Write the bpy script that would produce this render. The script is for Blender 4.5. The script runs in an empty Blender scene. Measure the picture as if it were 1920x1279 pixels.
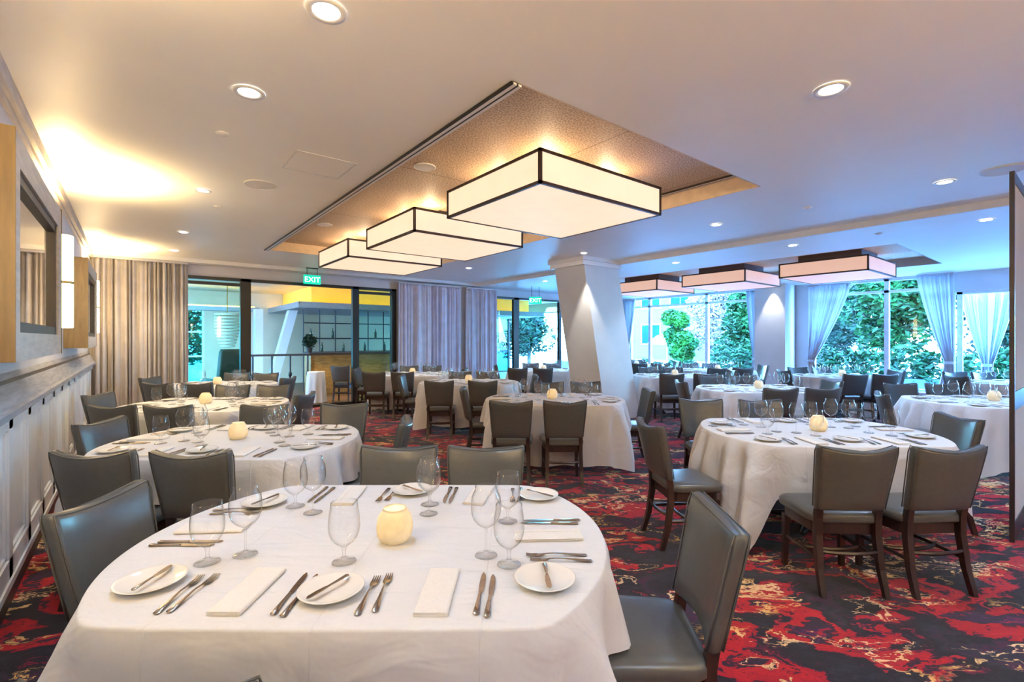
import bpy, math, random
from mathutils import Vector, Matrix
random.seed(11)
R = random.random
PI = math.pi
scene = bpy.context.scene
COL = scene.collection
AXIS = math.radians(-38.3)                       # the tables stand on the diagonal of the room
CA, SA = math.cos(AXIS), math.sin(AXIS)

# ------------------------------------------------------------------ materials
def new_mat(name):
    m = bpy.data.materials.new(name); m.use_nodes = True
    nt = m.node_tree; nt.nodes.clear()
    out = nt.nodes.new('ShaderNodeOutputMaterial')
    return m, nt, out

def L(nt, a, b): nt.links.new(a, b)

def mat(name, col, rough=.5, metal=0., var=.08, scale=12., bump=0., spec=.5, stretch=None, sub=0., coat=0.):
    m, nt, out = new_mat(name)
    p = nt.nodes.new('ShaderNodeBsdfPrincipled')
    tc = nt.nodes.new('ShaderNodeTexCoord')
    nz = nt.nodes.new('ShaderNodeTexNoise'); nz.inputs['Scale'].default_value = scale; nz.inputs['Detail'].default_value = 3
    src = tc.outputs['Object']
    if stretch:
        mp = nt.nodes.new('ShaderNodeMapping'); mp.inputs['Scale'].default_value = stretch
        L(nt, src, mp.inputs['Vector']); src = mp.outputs['Vector']
    L(nt, src, nz.inputs['Vector'])
    rp = nt.nodes.new('ShaderNodeValToRGB')
    rp.color_ramp.elements[0].position = .3; rp.color_ramp.elements[1].position = .7
    rp.color_ramp.elements[0].color = (*[max(0, c*(1-var)) for c in col], 1)
    rp.color_ramp.elements[1].color = (*[min(1, c*(1+var)) for c in col], 1)
    L(nt, nz.outputs['Fac'], rp.inputs['Fac']); L(nt, rp.outputs['Color'], p.inputs['Base Color'])
    p.inputs['Roughness'].default_value = rough; p.inputs['Metallic'].default_value = metal
    p.inputs['Specular IOR Level'].default_value = spec
    p.inputs['Coat Weight'].default_value = coat
    if bump:
        b = nt.nodes.new('ShaderNodeBump'); b.inputs['Strength'].default_value = bump; b.inputs['Distance'].default_value = .01
        L(nt, nz.outputs['Fac'], b.inputs['Height']); L(nt, b.outputs['Normal'], p.inputs['Normal'])
    L(nt, p.outputs['BSDF'], out.inputs['Surface'])
    return m

def glow(name, col, strength, var=.06, scale=6., base=(.8,.8,.8)):
    m, nt, out = new_mat(name)
    p = nt.nodes.new('ShaderNodeBsdfPrincipled'); p.inputs['Base Color'].default_value = (*base, 1); p.inputs['Roughness'].default_value = .6
    tc = nt.nodes.new('ShaderNodeTexCoord'); nz = nt.nodes.new('ShaderNodeTexNoise'); nz.inputs['Scale'].default_value = scale; nz.inputs['Detail'].default_value = 4
    L(nt, tc.outputs['Object'], nz.inputs['Vector'])
    rp = nt.nodes.new('ShaderNodeValToRGB'); rp.color_ramp.elements[0].position = .3; rp.color_ramp.elements[1].position = .7
    rp.color_ramp.elements[0].color = (*[c*(1-var) for c in col], 1); rp.color_ramp.elements[1].color = (*[min(1, c*(1+var)) for c in col], 1)
    L(nt, nz.outputs['Fac'], rp.inputs['Fac']); L(nt, rp.outputs['Color'], p.inputs['Emission Color'])
    p.inputs['Emission Strength'].default_value = strength
    L(nt, p.outputs['BSDF'], out.inputs['Surface'])
    return m

def clear_glass(name, tint=(.97,.98,.98), ior=1.45, rough=.02, edge=0., gloss=1., edge_gloss=.55):
    """Thin sheet of glass: what is not reflected passes straight through."""
    m, nt, out = new_mat(name)
    t = nt.nodes.new('ShaderNodeBsdfTransparent'); g = nt.nodes.new('ShaderNodeBsdfGlossy')
    g.inputs['Roughness'].default_value = rough; g.inputs['Color'].default_value = (gloss, gloss, gloss, 1)
    fa = nt.nodes.new('ShaderNodeLayerWeight'); fa.inputs['Blend'].default_value = .5
    pw = nt.nodes.new('ShaderNodeMath'); pw.operation = 'POWER'; pw.inputs[1].default_value = 4.
    f0 = ((ior-1)/(ior+1))**2*1.1
    fr = nt.nodes.new('ShaderNodeMath'); fr.operation = 'MULTIPLY_ADD'; fr.inputs[1].default_value = edge_gloss; fr.inputs[2].default_value = f0
    L(nt, fa.outputs['Facing'], pw.inputs[0]); L(nt, pw.outputs[0], fr.inputs[0])
    nz = nt.nodes.new('ShaderNodeTexNoise'); nz.inputs['Scale'].default_value = 3.
    rp = nt.nodes.new('ShaderNodeValToRGB')
    rp.color_ramp.elements[0].color = (*[c*.99 for c in tint], 1); rp.color_ramp.elements[1].color = (*tint, 1)
    L(nt, nz.outputs['Fac'], rp.inputs['Fac'])
    if edge:
        lw = nt.nodes.new('ShaderNodeLayerWeight'); lw.inputs['Blend'].default_value = .35
        mx = nt.nodes.new('ShaderNodeMixRGB'); mx.inputs['Color2'].default_value = (*[c*(1-edge) for c in tint], 1)
        pe = nt.nodes.new('ShaderNodeMath'); pe.operation = 'POWER'; pe.inputs[1].default_value = 3.; lw.inputs['Blend'].default_value = .5
        L(nt, lw.outputs['Facing'], pe.inputs[0]); L(nt, pe.outputs[0], mx.inputs['Fac']); L(nt, rp.outputs['Color'], mx.inputs['Color1'])
        L(nt, mx.outputs['Color'], t.inputs['Color'])
    else:
        L(nt, rp.outputs['Color'], t.inputs['Color'])
    mix = nt.nodes.new('ShaderNodeMixShader')
    L(nt, fr.outputs[0], mix.inputs['Fac']); L(nt, t.outputs['BSDF'], mix.inputs[1]); L(nt, g.outputs['BSDF'], mix.inputs[2])
    L(nt, mix.outputs['Shader'], out.inputs['Surface'])
    return m

def translucent(name, col, mixfac=.5, rough=.6, var=.06, scale=8.):
    m, nt, out = new_mat(name)
    tc = nt.nodes.new('ShaderNodeTexCoord'); nz = nt.nodes.new('ShaderNodeTexNoise'); nz.inputs['Scale'].default_value = scale; nz.inputs['Detail'].default_value = 3
    L(nt, tc.outputs['Object'], nz.inputs['Vector'])
    rp = nt.nodes.new('ShaderNodeValToRGB'); rp.color_ramp.elements[0].position = .3; rp.color_ramp.elements[1].position = .7
    rp.color_ramp.elements[0].color = (*[c*(1-var) for c in col], 1); rp.color_ramp.elements[1].color = (*[min(1, c*(1+var)) for c in col], 1)
    L(nt, nz.outputs['Fac'], rp.inputs['Fac'])
    p = nt.nodes.new('ShaderNodeBsdfPrincipled'); p.inputs['Roughness'].default_value = rough
    t = nt.nodes.new('ShaderNodeBsdfTranslucent')
    L(nt, rp.outputs['Color'], p.inputs['Base Color']); L(nt, rp.outputs['Color'], t.inputs['Color'])
    mix = nt.nodes.new('ShaderNodeMixShader'); mix.inputs['Fac'].default_value = mixfac
    L(nt, p.outputs['BSDF'], mix.inputs[1]); L(nt, t.outputs['BSDF'], mix.inputs[2]); L(nt, mix.outputs['Shader'], out.inputs['Surface'])
    return m

def carpet_mat():
    m, nt, out = new_mat('marbled_carpet')
    N = nt.nodes.new
    tc = N('ShaderNodeTexCoord')
    m0 = N('ShaderNodeMapping'); m0.inputs['Rotation'].default_value = (0, 0, .668)
    mp = N('ShaderNodeMapping'); mp.inputs['Scale'].default_value = (1.0, 1.75, 1)
    L(nt, tc.outputs['Object'], m0.inputs['Vector']); L(nt, m0.outputs['Vector'], mp.inputs['Vector'])
    def noise(scale, detail, vec, dist=0., rough=.55):
        n = N('ShaderNodeTexNoise'); n.inputs['Scale'].default_value = scale; n.inputs['Detail'].default_value = detail
        n.inputs['Distortion'].default_value = dist; n.inputs['Roughness'].default_value = rough
        L(nt, vec, n.inputs['Vector']); return n
    w1 = noise(1.7, 5, mp.outputs['Vector'])
    sc = N('ShaderNodeVectorMath'); sc.operation = 'SCALE'; sc.inputs['Scale'].default_value = 1.15
    L(nt, w1.outputs['Color'], sc.inputs[0])
    ad = N('ShaderNodeVectorMath'); L(nt, mp.outputs['Vector'], ad.inputs[0]); L(nt, sc.outputs['Vector'], ad.inputs[1])
    n2 = noise(1.55, 6, ad.outputs['Vector'], .6, .6)
    rp = N('ShaderNodeValToRGB'); cr = rp.color_ramp; cr.interpolation = 'LINEAR'
    stops = [(.0, (.008,.009,.020)), (.34, (.014,.013,.032)), (.37, (.055,.006,.04)), (.39, (.018,.018,.034)), (.45, (.007,.007,.015)), (.485, (.010,.008,.018)), (.50, (.085,.005,.035)),
             (.512, (.40,.006,.016)), (.535, (.30,.006,.016)), (.55, (.46,.009,.018)), (.575, (.34,.006,.014)), (.582, (.05,.004,.022)), (.61, (.012,.013,.028)), (.65, (.05,.010,.06)), (.68, (.34,.008,.018)), (1, (.25,.006,.012))]
    while len(cr.elements) < len(stops): cr.elements.new(.5)
    for e, (p_, c_) in zip(cr.elements, stops): e.position = p_; e.color = (*c_, 1)
    L(nt, n2.outputs['Fac'], rp.inputs['Fac'])
    # gold veins where a second noise crosses its middle
    w2 = noise(2.3, 5, ad.outputs['Vector'])
    sc2 = N('ShaderNodeVectorMath'); sc2.operation = 'SCALE'; sc2.inputs['Scale'].default_value = .7; L(nt, w2.outputs['Color'], sc2.inputs[0])
    ad2 = N('ShaderNodeVectorMath'); L(nt, ad.outputs['Vector'], ad2.inputs[0]); L(nt, sc2.outputs['Vector'], ad2.inputs[1])
    n3 = noise(1.25, 4, ad2.outputs['Vector'], .4)
    su = N('ShaderNodeMath'); su.operation = 'SUBTRACT'; su.inputs[1].default_value = .5; L(nt, n3.outputs['Fac'], su.inputs[0])
    ab = N('ShaderNodeMath'); ab.operation = 'ABSOLUTE'; L(nt, su.outputs[0], ab.inputs[0])
    vr = N('ShaderNodeValToRGB'); vr.color_ramp.elements[0].position = .006; vr.color_ramp.elements[0].color = (1,1,1,1)
    vr.color_ramp.elements[1].position = .013; vr.color_ramp.elements[1].color = (0,0,0,1); L(nt, ab.outputs[0], vr.inputs['Fac'])
    gate = noise(1.1, 2, mp.outputs['Vector']); gr = N('ShaderNodeValToRGB'); gr.color_ramp.elements[0].position = .40; gr.color_ramp.elements[1].position = .46
    L(nt, gate.outputs['Fac'], gr.inputs['Fac'])
    mu = N('ShaderNodeMath'); mu.operation = 'MULTIPLY'; L(nt, vr.outputs['Color'], mu.inputs[0]); L(nt, gr.outputs['Color'], mu.inputs[1])
    blob = noise(1.9, 3, ad2.outputs['Vector'], .3); br = N('ShaderNodeValToRGB'); br.color_ramp.elements[0].position = .72; br.color_ramp.elements[1].position = .73
    L(nt, blob.outputs['Fac'], br.inputs['Fac'])
    mxx = N('ShaderNodeMath'); mxx.operation = 'MAXIMUM'; L(nt, mu.outputs[0], mxx.inputs[0]); L(nt, br.outputs['Color'], mxx.inputs[1])
    gold = N('ShaderNodeValToRGB'); gold.color_ramp.elements[0].position = .4; gold.color_ramp.elements[0].color = (.74,.40,.09,1); gold.color_ramp.elements[1].position = .6; gold.color_ramp.elements[1].color = (.78,.52,.30,1)
    L(nt, gate.outputs['Fac'], gold.inputs['Fac'])
    mix = N('ShaderNodeMixRGB'); L(nt, mxx.outputs[0], mix.inputs['Fac']); L(nt, rp.outputs['Color'], mix.inputs['Color1']); L(nt, gold.outputs['Color'], mix.inputs['Color2'])
    p = N('ShaderNodeBsdfPrincipled'); p.inputs['Roughness'].default_value = .95; p.inputs['Specular IOR Level'].default_value = .1
    p.inputs['Sheen Weight'].default_value = .15
    L(nt, mix.outputs['Color'], p.inputs['Base Color'])
    pile = noise(260, 2, tc.outputs['Object']); b = N('ShaderNodeBump'); b.inputs['Strength'].default_value = .35; b.inputs['Distance'].default_value = .006
    L(nt, pile.outputs['Fac'], b.inputs['Height']); L(nt, b.outputs['Normal'], p.inputs['Normal'])
    L(nt, p.outputs['BSDF'], out.inputs['Surface'])
    return m

def speckle_mat():
    m, nt, out = new_mat('speckled_wallcover')
    N = nt.nodes.new
    tc = N('ShaderNodeTexCoord'); nz = N('ShaderNodeTexNoise'); nz.inputs['Scale'].default_value = 75; nz.inputs['Detail'].default_value = 2
    L(nt, tc.outputs['Object'], nz.inputs['Vector'])
    rp = N('ShaderNodeValToRGB'); rp.color_ramp.elements[0].position = .38; rp.color_ramp.elements[0].color = (.34,.225,.125,1)
    rp.color_ramp.elements[1].position = .62; rp.color_ramp.elements[1].color = (.78,.58,.38,1)
    L(nt, nz.outputs['Fac'], rp.inputs['Fac'])
    # butt joints between the sheets
    br = N('ShaderNodeTexBrick'); br.offset = 0; br.inputs['Scale'].default_value = 1; br.inputs['Brick Width'].default_value = 1.55; br.inputs['Row Height'].default_value = 2.14
    br.inputs['Mortar Size'].default_value = .006; br.inputs['Color1'].default_value = br.inputs['Color2'].default_value = (1,1,1,1); br.inputs['Mortar'].default_value = (.45,.4,.35,1)
    L(nt, tc.outputs['Object'], br.inputs['Vector'])
    mx = N('ShaderNodeMixRGB'); mx.blend_type = 'MULTIPLY'; mx.inputs['Fac'].default_value = 1
    L(nt, rp.outputs['Color'], mx.inputs['Color1']); L(nt, br.outputs['Color'], mx.inputs['Color2'])
    p = N('ShaderNodeBsdfPrincipled'); p.inputs['Roughness'].default_value = .6
    L(nt, mx.outputs['Color'], p.inputs['Base Color']); L(nt, p.outputs['BSDF'], out.inputs['Surface'])
    return m

def linen_mat():
    m, nt, out = new_mat('white_linen'); N = nt.nodes.new
    tc = N('ShaderNodeTexCoord'); p = N('ShaderNodeBsdfPrincipled'); p.inputs['Roughness'].default_value = .85; p.inputs['Specular IOR Level'].default_value = .15
    nz = N('ShaderNodeTexNoise'); nz.inputs['Scale'].default_value = 90; L(nt, tc.outputs['Object'], nz.inputs['Vector'])
    rp = N('ShaderNodeValToRGB'); rp.color_ramp.elements[0].color = (.72,.73,.75,1); rp.color_ramp.elements[1].color = (.77,.78,.80,1)
    L(nt, nz.outputs['Fac'], rp.inputs['Fac']); L(nt, rp.outputs['Color'], p.inputs['Base Color'])
    mp = N('ShaderNodeMapping'); mp.inputs['Rotation'].default_value = (.5, .4, .6); mp.inputs['Scale'].default_value = (2.2, 6.5, 3.0); L(nt, tc.outputs['Object'], mp.inputs['Vector'])
    w = N('ShaderNodeTexNoise'); w.inputs['Scale'].default_value = 1.6; w.inputs['Detail'].default_value = 3; w.inputs['Distortion'].default_value = .8; L(nt, mp.outputs['Vector'], w.inputs['Vector'])
    br = N('ShaderNodeTexBrick'); br.offset = 0; br.inputs['Scale'].default_value = 1; br.inputs['Brick Width'].default_value = .43; br.inputs['Row Height'].default_value = .43
    br.inputs['Mortar Size'].default_value = .004; br.inputs['Mortar Smooth'].default_value = 1.
    br.inputs['Color1'].default_value = br.inputs['Color2'].default_value = (0,0,0,1); br.inputs['Mortar'].default_value = (1,1,1,1); L(nt, tc.outputs['Object'], br.inputs['Vector'])
    b1 = N('ShaderNodeBump'); b1.inputs['Strength'].default_value = .55; b1.inputs['Distance'].default_value = .03; L(nt, w.outputs['Fac'], b1.inputs['Height'])
    b2 = N('ShaderNodeBump'); b2.inputs['Strength'].default_value = .35; b2.inputs['Distance'].default_value = .004; L(nt, br.outputs['Color'], b2.inputs['Height']); L(nt, b1.outputs['Normal'], b2.inputs['Normal'])
    L(nt, b2.outputs['Normal'], p.inputs['Normal']); L(nt, p.outputs['BSDF'], out.inputs['Surface'])
    return m

M = dict(
    carpet=carpet_mat(), speckle=speckle_mat(),
    ceiling=mat('ceiling_paint', (.93,.90,.85), .42, var=.015, scale=2),
    trim=mat('white_trim_paint', (.78,.77,.75), .4, var=.02),
    wallpaint=mat('grey_wall_paint', (.60,.58,.60), .6, var=.03, scale=3),
    column=mat('column_plaster', (.62,.60,.58), .7, var=.03, scale=4),
    wainscot=mat('wainscot_paint', (.76,.78,.80), .35, var=.02),
    ledge=mat('grey_wood_ledge', (.30,.30,.33), .45, var=.25, scale=6, stretch=(8, .6, 8)),
    skirting=mat('dark_skirting', (.035,.02,.02), .4, var=.2),
    darkwood=mat('espresso_wood', (.030,.016,.014), .35, var=.3, scale=9, stretch=(3,3,.5)),
    leather=mat('grey_leather', (.088,.092,.093), .30, var=.06, scale=40, bump=.04),
    piping=mat('grey_piping', (.08,.08,.08), .4),
    linen=linen_mat(),
    napkin=mat('napkin_linen', (.82,.80,.76), .9, var=.03, scale=120, bump=.03, spec=.1),
    china=mat('white_china', (.85,.84,.80), .15, var=.01),
    steel=mat('polished_steel', (.42,.36,.31), .2, metal=1., var=.1, scale=60),
    glass=clear_glass('drinking_glass', (.995,.997,.998), 1.5, .03, edge=.62, edge_gloss=.85),
    pane=clear_glass('window_glass', (.78,.97,.93), 1.35, .01, gloss=.8),
    tintpane=clear_glass('tinted_bar_glass', (.16,.42,.40), 1.35, .02, gloss=.6),
    rightpane=clear_glass('daylit_glass', (.93,.99,.98), 1.25, .01, gloss=.8),
    amber=translucent('crackled_amber_glass', (.95,.89,.76), .6, .25, .06, 30),
    wax=mat('candle_wax', (.9,.82,.65), .5),
    flame=glow('candle_flame', (1,.72,.34), 55),
    shade=glow('lamp_shade_fabric', (1.,.68,.46), .54, .04, 5, base=(.3,.27,.25)),
    shadeblue=glow('lamp_shade_fabric_cool', (1.,.58,.42), .37, .04, 5, base=(.25,.22,.21)),
    lampframe=mat('bronze_frame', (.045,.03,.028), .4, metal=.3),
    bronze=mat('dark_bronze_box', (.05,.045,.05), .5),
    sconce=glow('sconce_glass', (1,.68,.32), 14, .04, 3),
    brass=mat('aged_brass', (.5,.33,.10), .3, metal=1.),
    lens=glow('downlight_lens', (1,.96,.9), 9.),
    lenscool=glow('downlight_lens_cool', (.86,.93,1), 9.),
    speaker=mat('white_speaker_grille', (.72,.70,.68), .6, var=.03, scale=200),
    gold=mat('gilded_frame_wood', (.17,.105,.04), .4, var=.2, scale=8, stretch=(4,4,.6)),
    paleframe=mat('pale_frame_wood', (.55,.48,.42), .45, var=.15, scale=7, stretch=(5,.7,5)),
    darkframe=mat('dark_inner_frame', (.06,.045,.04), .4),
    beigecurtain=translucent('beige_curtain', (.60,.56,.55), .15, .85, .08, 5),
    bluecurtain=translucent('silver_curtain', (.74,.75,.92), .2, .85, .08, 5),
    sheer=translucent('white_sheer_curtain', (.82,.84,.88), .5, .8, .03, 6),
    blackmetal=mat('black_window_metal', (.016,.015,.014), .4, metal=.2),
    whitemetal=mat('white_window_metal', (.75,.78,.80), .4),
    exitgreen=glow('exit_green', (.0,.42,.27), .9, .03, 4, base=(0,.3,.2)),
    exitwhite=glow('exit_white', (.75,1,.9), 1.5, .01),
    steelpanel=mat('beige_screen_fabric', (.70,.65,.60), .8, var=.05, scale=50),
    screenframe=mat('dark_screen_frame', (.028,.022,.024), .35),
    mirror=mat('mirror_silver', (.88,.86,.84), .02, metal=1., var=.01),
    # the bar beyond and outdoors
    barfloor=mat('bar_floor_timber', (.20,.11,.06), .4, var=.2, stretch=(1,6,1)),
    barwall=mat('bar_wall_cream', (.58,.52,.36), .7, var=.04, scale=3),
    covewall=mat('cove_paint', (.85,.62,.10), .7, var=.04, scale=3),
    led=glow('yellow_led', (1,.52,.0), 8.),
    ledge2=mat('canopy_soffit', (.35,.36,.34), .6),
    barwood=mat('bar_front_wood', (.50,.27,.07), .45, var=.3, scale=6, stretch=(1,1,6)),
    bartop=mat('bar_top', (.05,.04,.04), .3),
    greenleather=mat('green_armchair', (.035,.07,.05), .5),
    crystal=translucent('crystal_rods', (.9,.86,.7), .5, .2),
    paving=mat('pale_paving', (.74,.80,.86), .8, var=.05, scale=.7),
    leaf=mat('green_leaves', (.008,.052,.011), .5, var=.6, scale=1.2, spec=.3),
    leaf2=mat('bright_leaves', (.018,.095,.010), .5, var=.6, scale=1.3, spec=.3),
    leafdark=mat('deep_leaves', (.0035,.024,.008), .5, var=.6, scale=1.1, spec=.3),
    blossom=mat('pale_blossom', (.26,.20,.17), .7, var=.4, scale=2.),
    bark=mat('tree_bark', (.08,.055,.04), .9, var=.3, stretch=(4,4,.5)),
    facade=mat('pale_facade', (.060,.050,.038), .8, var=.06, scale=.6),
    tealglass=mat('facade_windows', (.004,.03,.032), .6, var=.2, scale=.6, spec=.03),
    orange=mat('orange_canvas', (.30,.05,.015), .8),
    planter=mat('planter_stone', (.10,.16,.17), .8),
    bottle=mat('dark_bottle_glass', (.03,.06,.03), .1),
)

# ------------------------------------------------------------------ mesh building
class MB:
    def __init__(s): s.v, s.f = [], []
    def add(s, vs, fs):
        b = len(s.v); s.v += [tuple(p) for p in vs]; s.f += [tuple(i+b for i in f) for f in fs]; return s
    def box(s, x0, y0, z0, x1, y1, z1):
        return s.add([(x0,y0,z0),(x1,y0,z0),(x1,y1,z0),(x0,y1,z0),(x0,y0,z1),(x1,y0,z1),(x1,y1,z1),(x0,y1,z1)],
                     [(3,2,1,0),(4,5,6,7),(0,1,5,4),(1,2,6,5),(2,3,7,6),(3,0,4,7)])
    def loops(s, rows, cap0=True, cap1=True):
        n = len(rows[0]); vs = [p for r in rows for p in r]; fs = []
        for i in range(len(rows)-1):
            for j in range(n):
                k = (j+1) % n
                fs.append((i*n+j, i*n+k, (i+1)*n+k, (i+1)*n+j))
        if cap0: fs.append(tuple(reversed(range(n))))
        if cap1: fs.append(tuple(range((len(rows)-1)*n, len(rows)*n)))
        return s.add(vs, fs)
    def sheet(s, rows):
        n = len(rows[0]); fs = [(i*n+j, i*n+j+1, (i+1)*n+j+1, (i+1)*n+j) for i in range(len(rows)-1) for j in range(n-1)]
        return s.add([p for r in rows for p in r], fs)
    def lathe(s, prof, n=24, cx=0, cy=0, cap0=True, cap1=True):
        return s.loops([[(cx+r*math.cos(2*PI*j/n), cy+r*math.sin(2*PI*j/n), z) for j in range(n)] for r, z in prof], cap0, cap1)
    def tube(s, pts, rad, n=8, cap=True):
        pts = [Vector(p) for p in pts]; rows = []
        rad = rad if isinstance(rad, (list, tuple)) else [rad]*len(pts)
        up = Vector((0,0,1)); prev = None
        for i, p in enumerate(pts):
            t = (pts[min(i+1, len(pts)-1)] - pts[max(i-1, 0)]).normalized()
            a = prev if prev is not None else (Vector((1,0,0)) if abs(t.z) > .9 else up)
            a = (a - t*a.dot(t)).normalized(); prev = a; b = t.cross(a)
            rows.append([p + rad[i]*(a*math.cos(2*PI*j/n+PI/n) + b*math.sin(2*PI*j/n+PI/n)) for j in range(n)])
        return s.loops(rows, cap, cap)
    def bar(s, pts, sizes):                       # square bar along points, sizes per point (w, d) in x and y
        rows = []
        for (x, y, z), (w, d) in zip(pts, sizes):
            rows.append([(x-w/2,y-d/2,z),(x+w/2,y-d/2,z),(x+w/2,y+d/2,z),(x-w/2,y+d/2,z)])
        return s.loops(rows)
    def mesh(s, name, m, smooth=False):
        me = bpy.data.meshes.new(name); me.from_pydata(s.v, [], s.f); me.update()
        me.materials.append(m)
        if smooth is True:
            me.polygons.foreach_set('use_smooth', [True]*len(me.polygons))
        elif smooth:
            me.polygons.foreach_set('use_smooth', [True]*len(me.polygons))
            try: me.set_sharp_from_angle(angle=math.radians(smooth))
            except Exception: pass
        return me

def rrect(w, d, r, k=4):
    pts = []
    for cx, cy, a in ((w/2-r, d/2-r, 0), (-w/2+r, d/2-r, 90), (-w/2+r, -d/2+r, 180), (w/2-r, -d/2+r, 270)):
        for i in range(k+1):
            t = math.radians(a + 90*i/k); pts.append((cx+r*math.cos(t), cy+r*math.sin(t)))
    return pts

def raw(name, mb, m, smooth=False, parent=None):   # an object that is not linked yet
    me = mb.mesh(name, m, smooth) if isinstance(mb, MB) else mb
    o = bpy.data.objects.new(name, me)
    if parent: o.parent = parent
    return o
def tag(o, label, cat, group=None, kind=None):
    o['label'] = label; o['category'] = cat
    if group: o['group'] = group
    if kind: o['kind'] = kind
    return o
def obj(name, mb, m, smooth=False, parent=None, label=None):
    o = raw(name, mb, m, smooth, parent); COL.objects.link(o)
    if label: o['label'] = label
    return o
def struct(name, mb, m, smooth=False, parent=None):
    o = obj(name, mb, m, smooth, parent)
    if parent is None: o['kind'] = 'structure'
    return o
def empty(name, loc=(0,0,0), rz=0., link=True):
    o = bpy.data.objects.new(name, None); o.location = loc; o.rotation_euler = (0,0,rz); o.empty_display_size = .1
    if link: COL.objects.link(o)
    return o
KIDS = {}
def kids(o):
    if o.name not in KIDS: KIDS[o.name] = list(o.children)
    return KIDS[o.name]
def dup(src, loc, rz, label, cat, group=None, scale=None):
    def cp(o, parent):
        c = o.copy(); COL.objects.link(c); c.parent = parent
        for ch in kids(o): cp(ch, c)
        return c
    c = cp(src, None); c.location = loc; c.rotation_euler = (0,0,rz)
    if scale: c.scale = scale
    return tag(c, label, cat, group)

def lamp(name, kind, loc, power, col, parent=None, **kw):
    d = bpy.data.lights.new(name, kind); d.energy = power; d.color = col
    for k, v in kw.items():
        if k != 'rot': setattr(d, k, v)
    o = bpy.data.objects.new(name, d); COL.objects.link(o); o.location = loc
    if 'rot' in kw: o.rotation_euler = kw['rot']
    if parent: o.parent = parent
    return o

# ------------------------------------------------------------------ the room
LX, RX, BY, FY = -.60, 13.7, 11.0, -3.0           # left wall, window wall, back glazing, wall behind
CZ, CZ2, STEP = 3.0, 2.92, 7.3                    # main ceiling, lower ceiling beyond the step
struct('floor', MB().box(LX-.2, FY-.2, -.12, RX+.25, BY+.05, 0), M['carpet'])
def ring(mb, x0, x1, y0, y1, hx0, hx1, hy0, hy1, z0, z1):
    mb.box(x0, y0, z0, x1, hy0, z1); mb.box(x0, hy1, z0, x1, y1, z1)
    mb.box(x0, hy0, z0, hx0, hy1, z1); mb.box(hx1, hy0, z0, x1, hy1, z1); return mb
RC1 = (1.73, 4.84, 2.18, 8.86)
RC2 = (8.9, 11.9, 2.05, 8.9)
ceil = MB(); ring(ceil, LX-.2, STEP, FY-.2, BY+.1, *RC1, CZ, CZ+.3); ring(ceil, STEP, RX+.25, FY-.2, BY+.1, *RC2, CZ2, CZ2+.38)
struct('ceiling', ceil, M['ceiling'])
tr = struct('trim_1', MB().box(RC1[0]-.05, RC1[2]-.05, 3.16, RC1[1]+.05, RC1[3]+.05, 3.2), M['speckle'])
tr = struct('trim_2', MB().box(RC2[0]-.05, RC2[2]-.05, 3.08, RC2[1]+.05, RC2[3]+.05, 3.12), M['speckle'])
# lip of the recess: tan returns, white flange and dark slot of the air diffuser
lip = MB()
lip.box(RC1[0]-.001, RC1[2], 3.0, RC1[0]+.012, RC1[3], 3.16); lip.box(RC1[1]-.012, RC1[2], 3.0, RC1[1]+.001, RC1[3], 3.16)
lip.box(RC1[0], RC1[2]-.001, 3.0, RC1[1], RC1[2]+.012, 3.16); lip.box(RC1[0], RC1[3]-.012, 3.0, RC1[1], RC1[3]+.001, 3.16)
struct('trim_3', lip, mat('tan_return', (.68,.52,.36), .6))
lip = MB()
lip.box(RC2[0]-.001, RC2[2], 2.92, RC2[0]+.012, RC2[3], 3.08); lip.box(RC2[1]-.012, RC2[2], 2.92, RC2[1]+.001, RC2[3], 3.08)
lip.box(RC2[0], RC2[2]-.001, 2.92, RC2[1], RC2[2]+.012, 3.08); lip.box(RC2[0], RC2[3]-.012, 2.92, RC2[1], RC2[3]+.001, 3.08)
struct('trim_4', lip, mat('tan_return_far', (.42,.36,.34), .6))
def diffuser(x, y0, y1, z, side, label):
    t = empty('linear_air_diffuser', (x, (y0+y1)/2, z)); tag(t, label, 'air vent', 'linear air diffusers in the ceiling recess')
    h = (y1-y0)/2
    f = MB(); f.box(.035*side-.03, -h, 0, .035*side+.03, h, .012)
    obj('flange', f, M['trim'], parent=t)
    sl = MB(); sl.box(-.004-.01*side, -h, -.001, .012-.01*side, h, .013)
    sl.box(.035*side-.006, -h, -.001, .035*side+.006, h, .012)
    obj('slot', sl, M['blackmetal'], parent=t)
diffuser(RC1[0]-.001, RC1[2]+.0, RC1[3], 2.982, 1, 'long white slot air vent along the left edge of the tan ceiling recess')
diffuser(RC1[1]-.1, RC1[2]+.05, RC1[3]-.05, 3.144, 1, 'slot air vent inside the right edge of the tan ceiling recess')
# step between the two ceilings, and a moulding on the back soffit
struct('trim_5', MB().box(STEP-.03, FY, CZ2-.005, STEP+.01, BY, CZ), M['trim'])
struct('trim_6', MB().box(LX, BY-.32, 2.93, STEP, BY-.02, 3.0), M['trim'])
struct('trim_7', MB().box(LX, FY, 2.9, -.545, BY, 3.0).box(LX, FY, 2.86, -.575, BY, 2.9), M['paleframe'])

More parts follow.
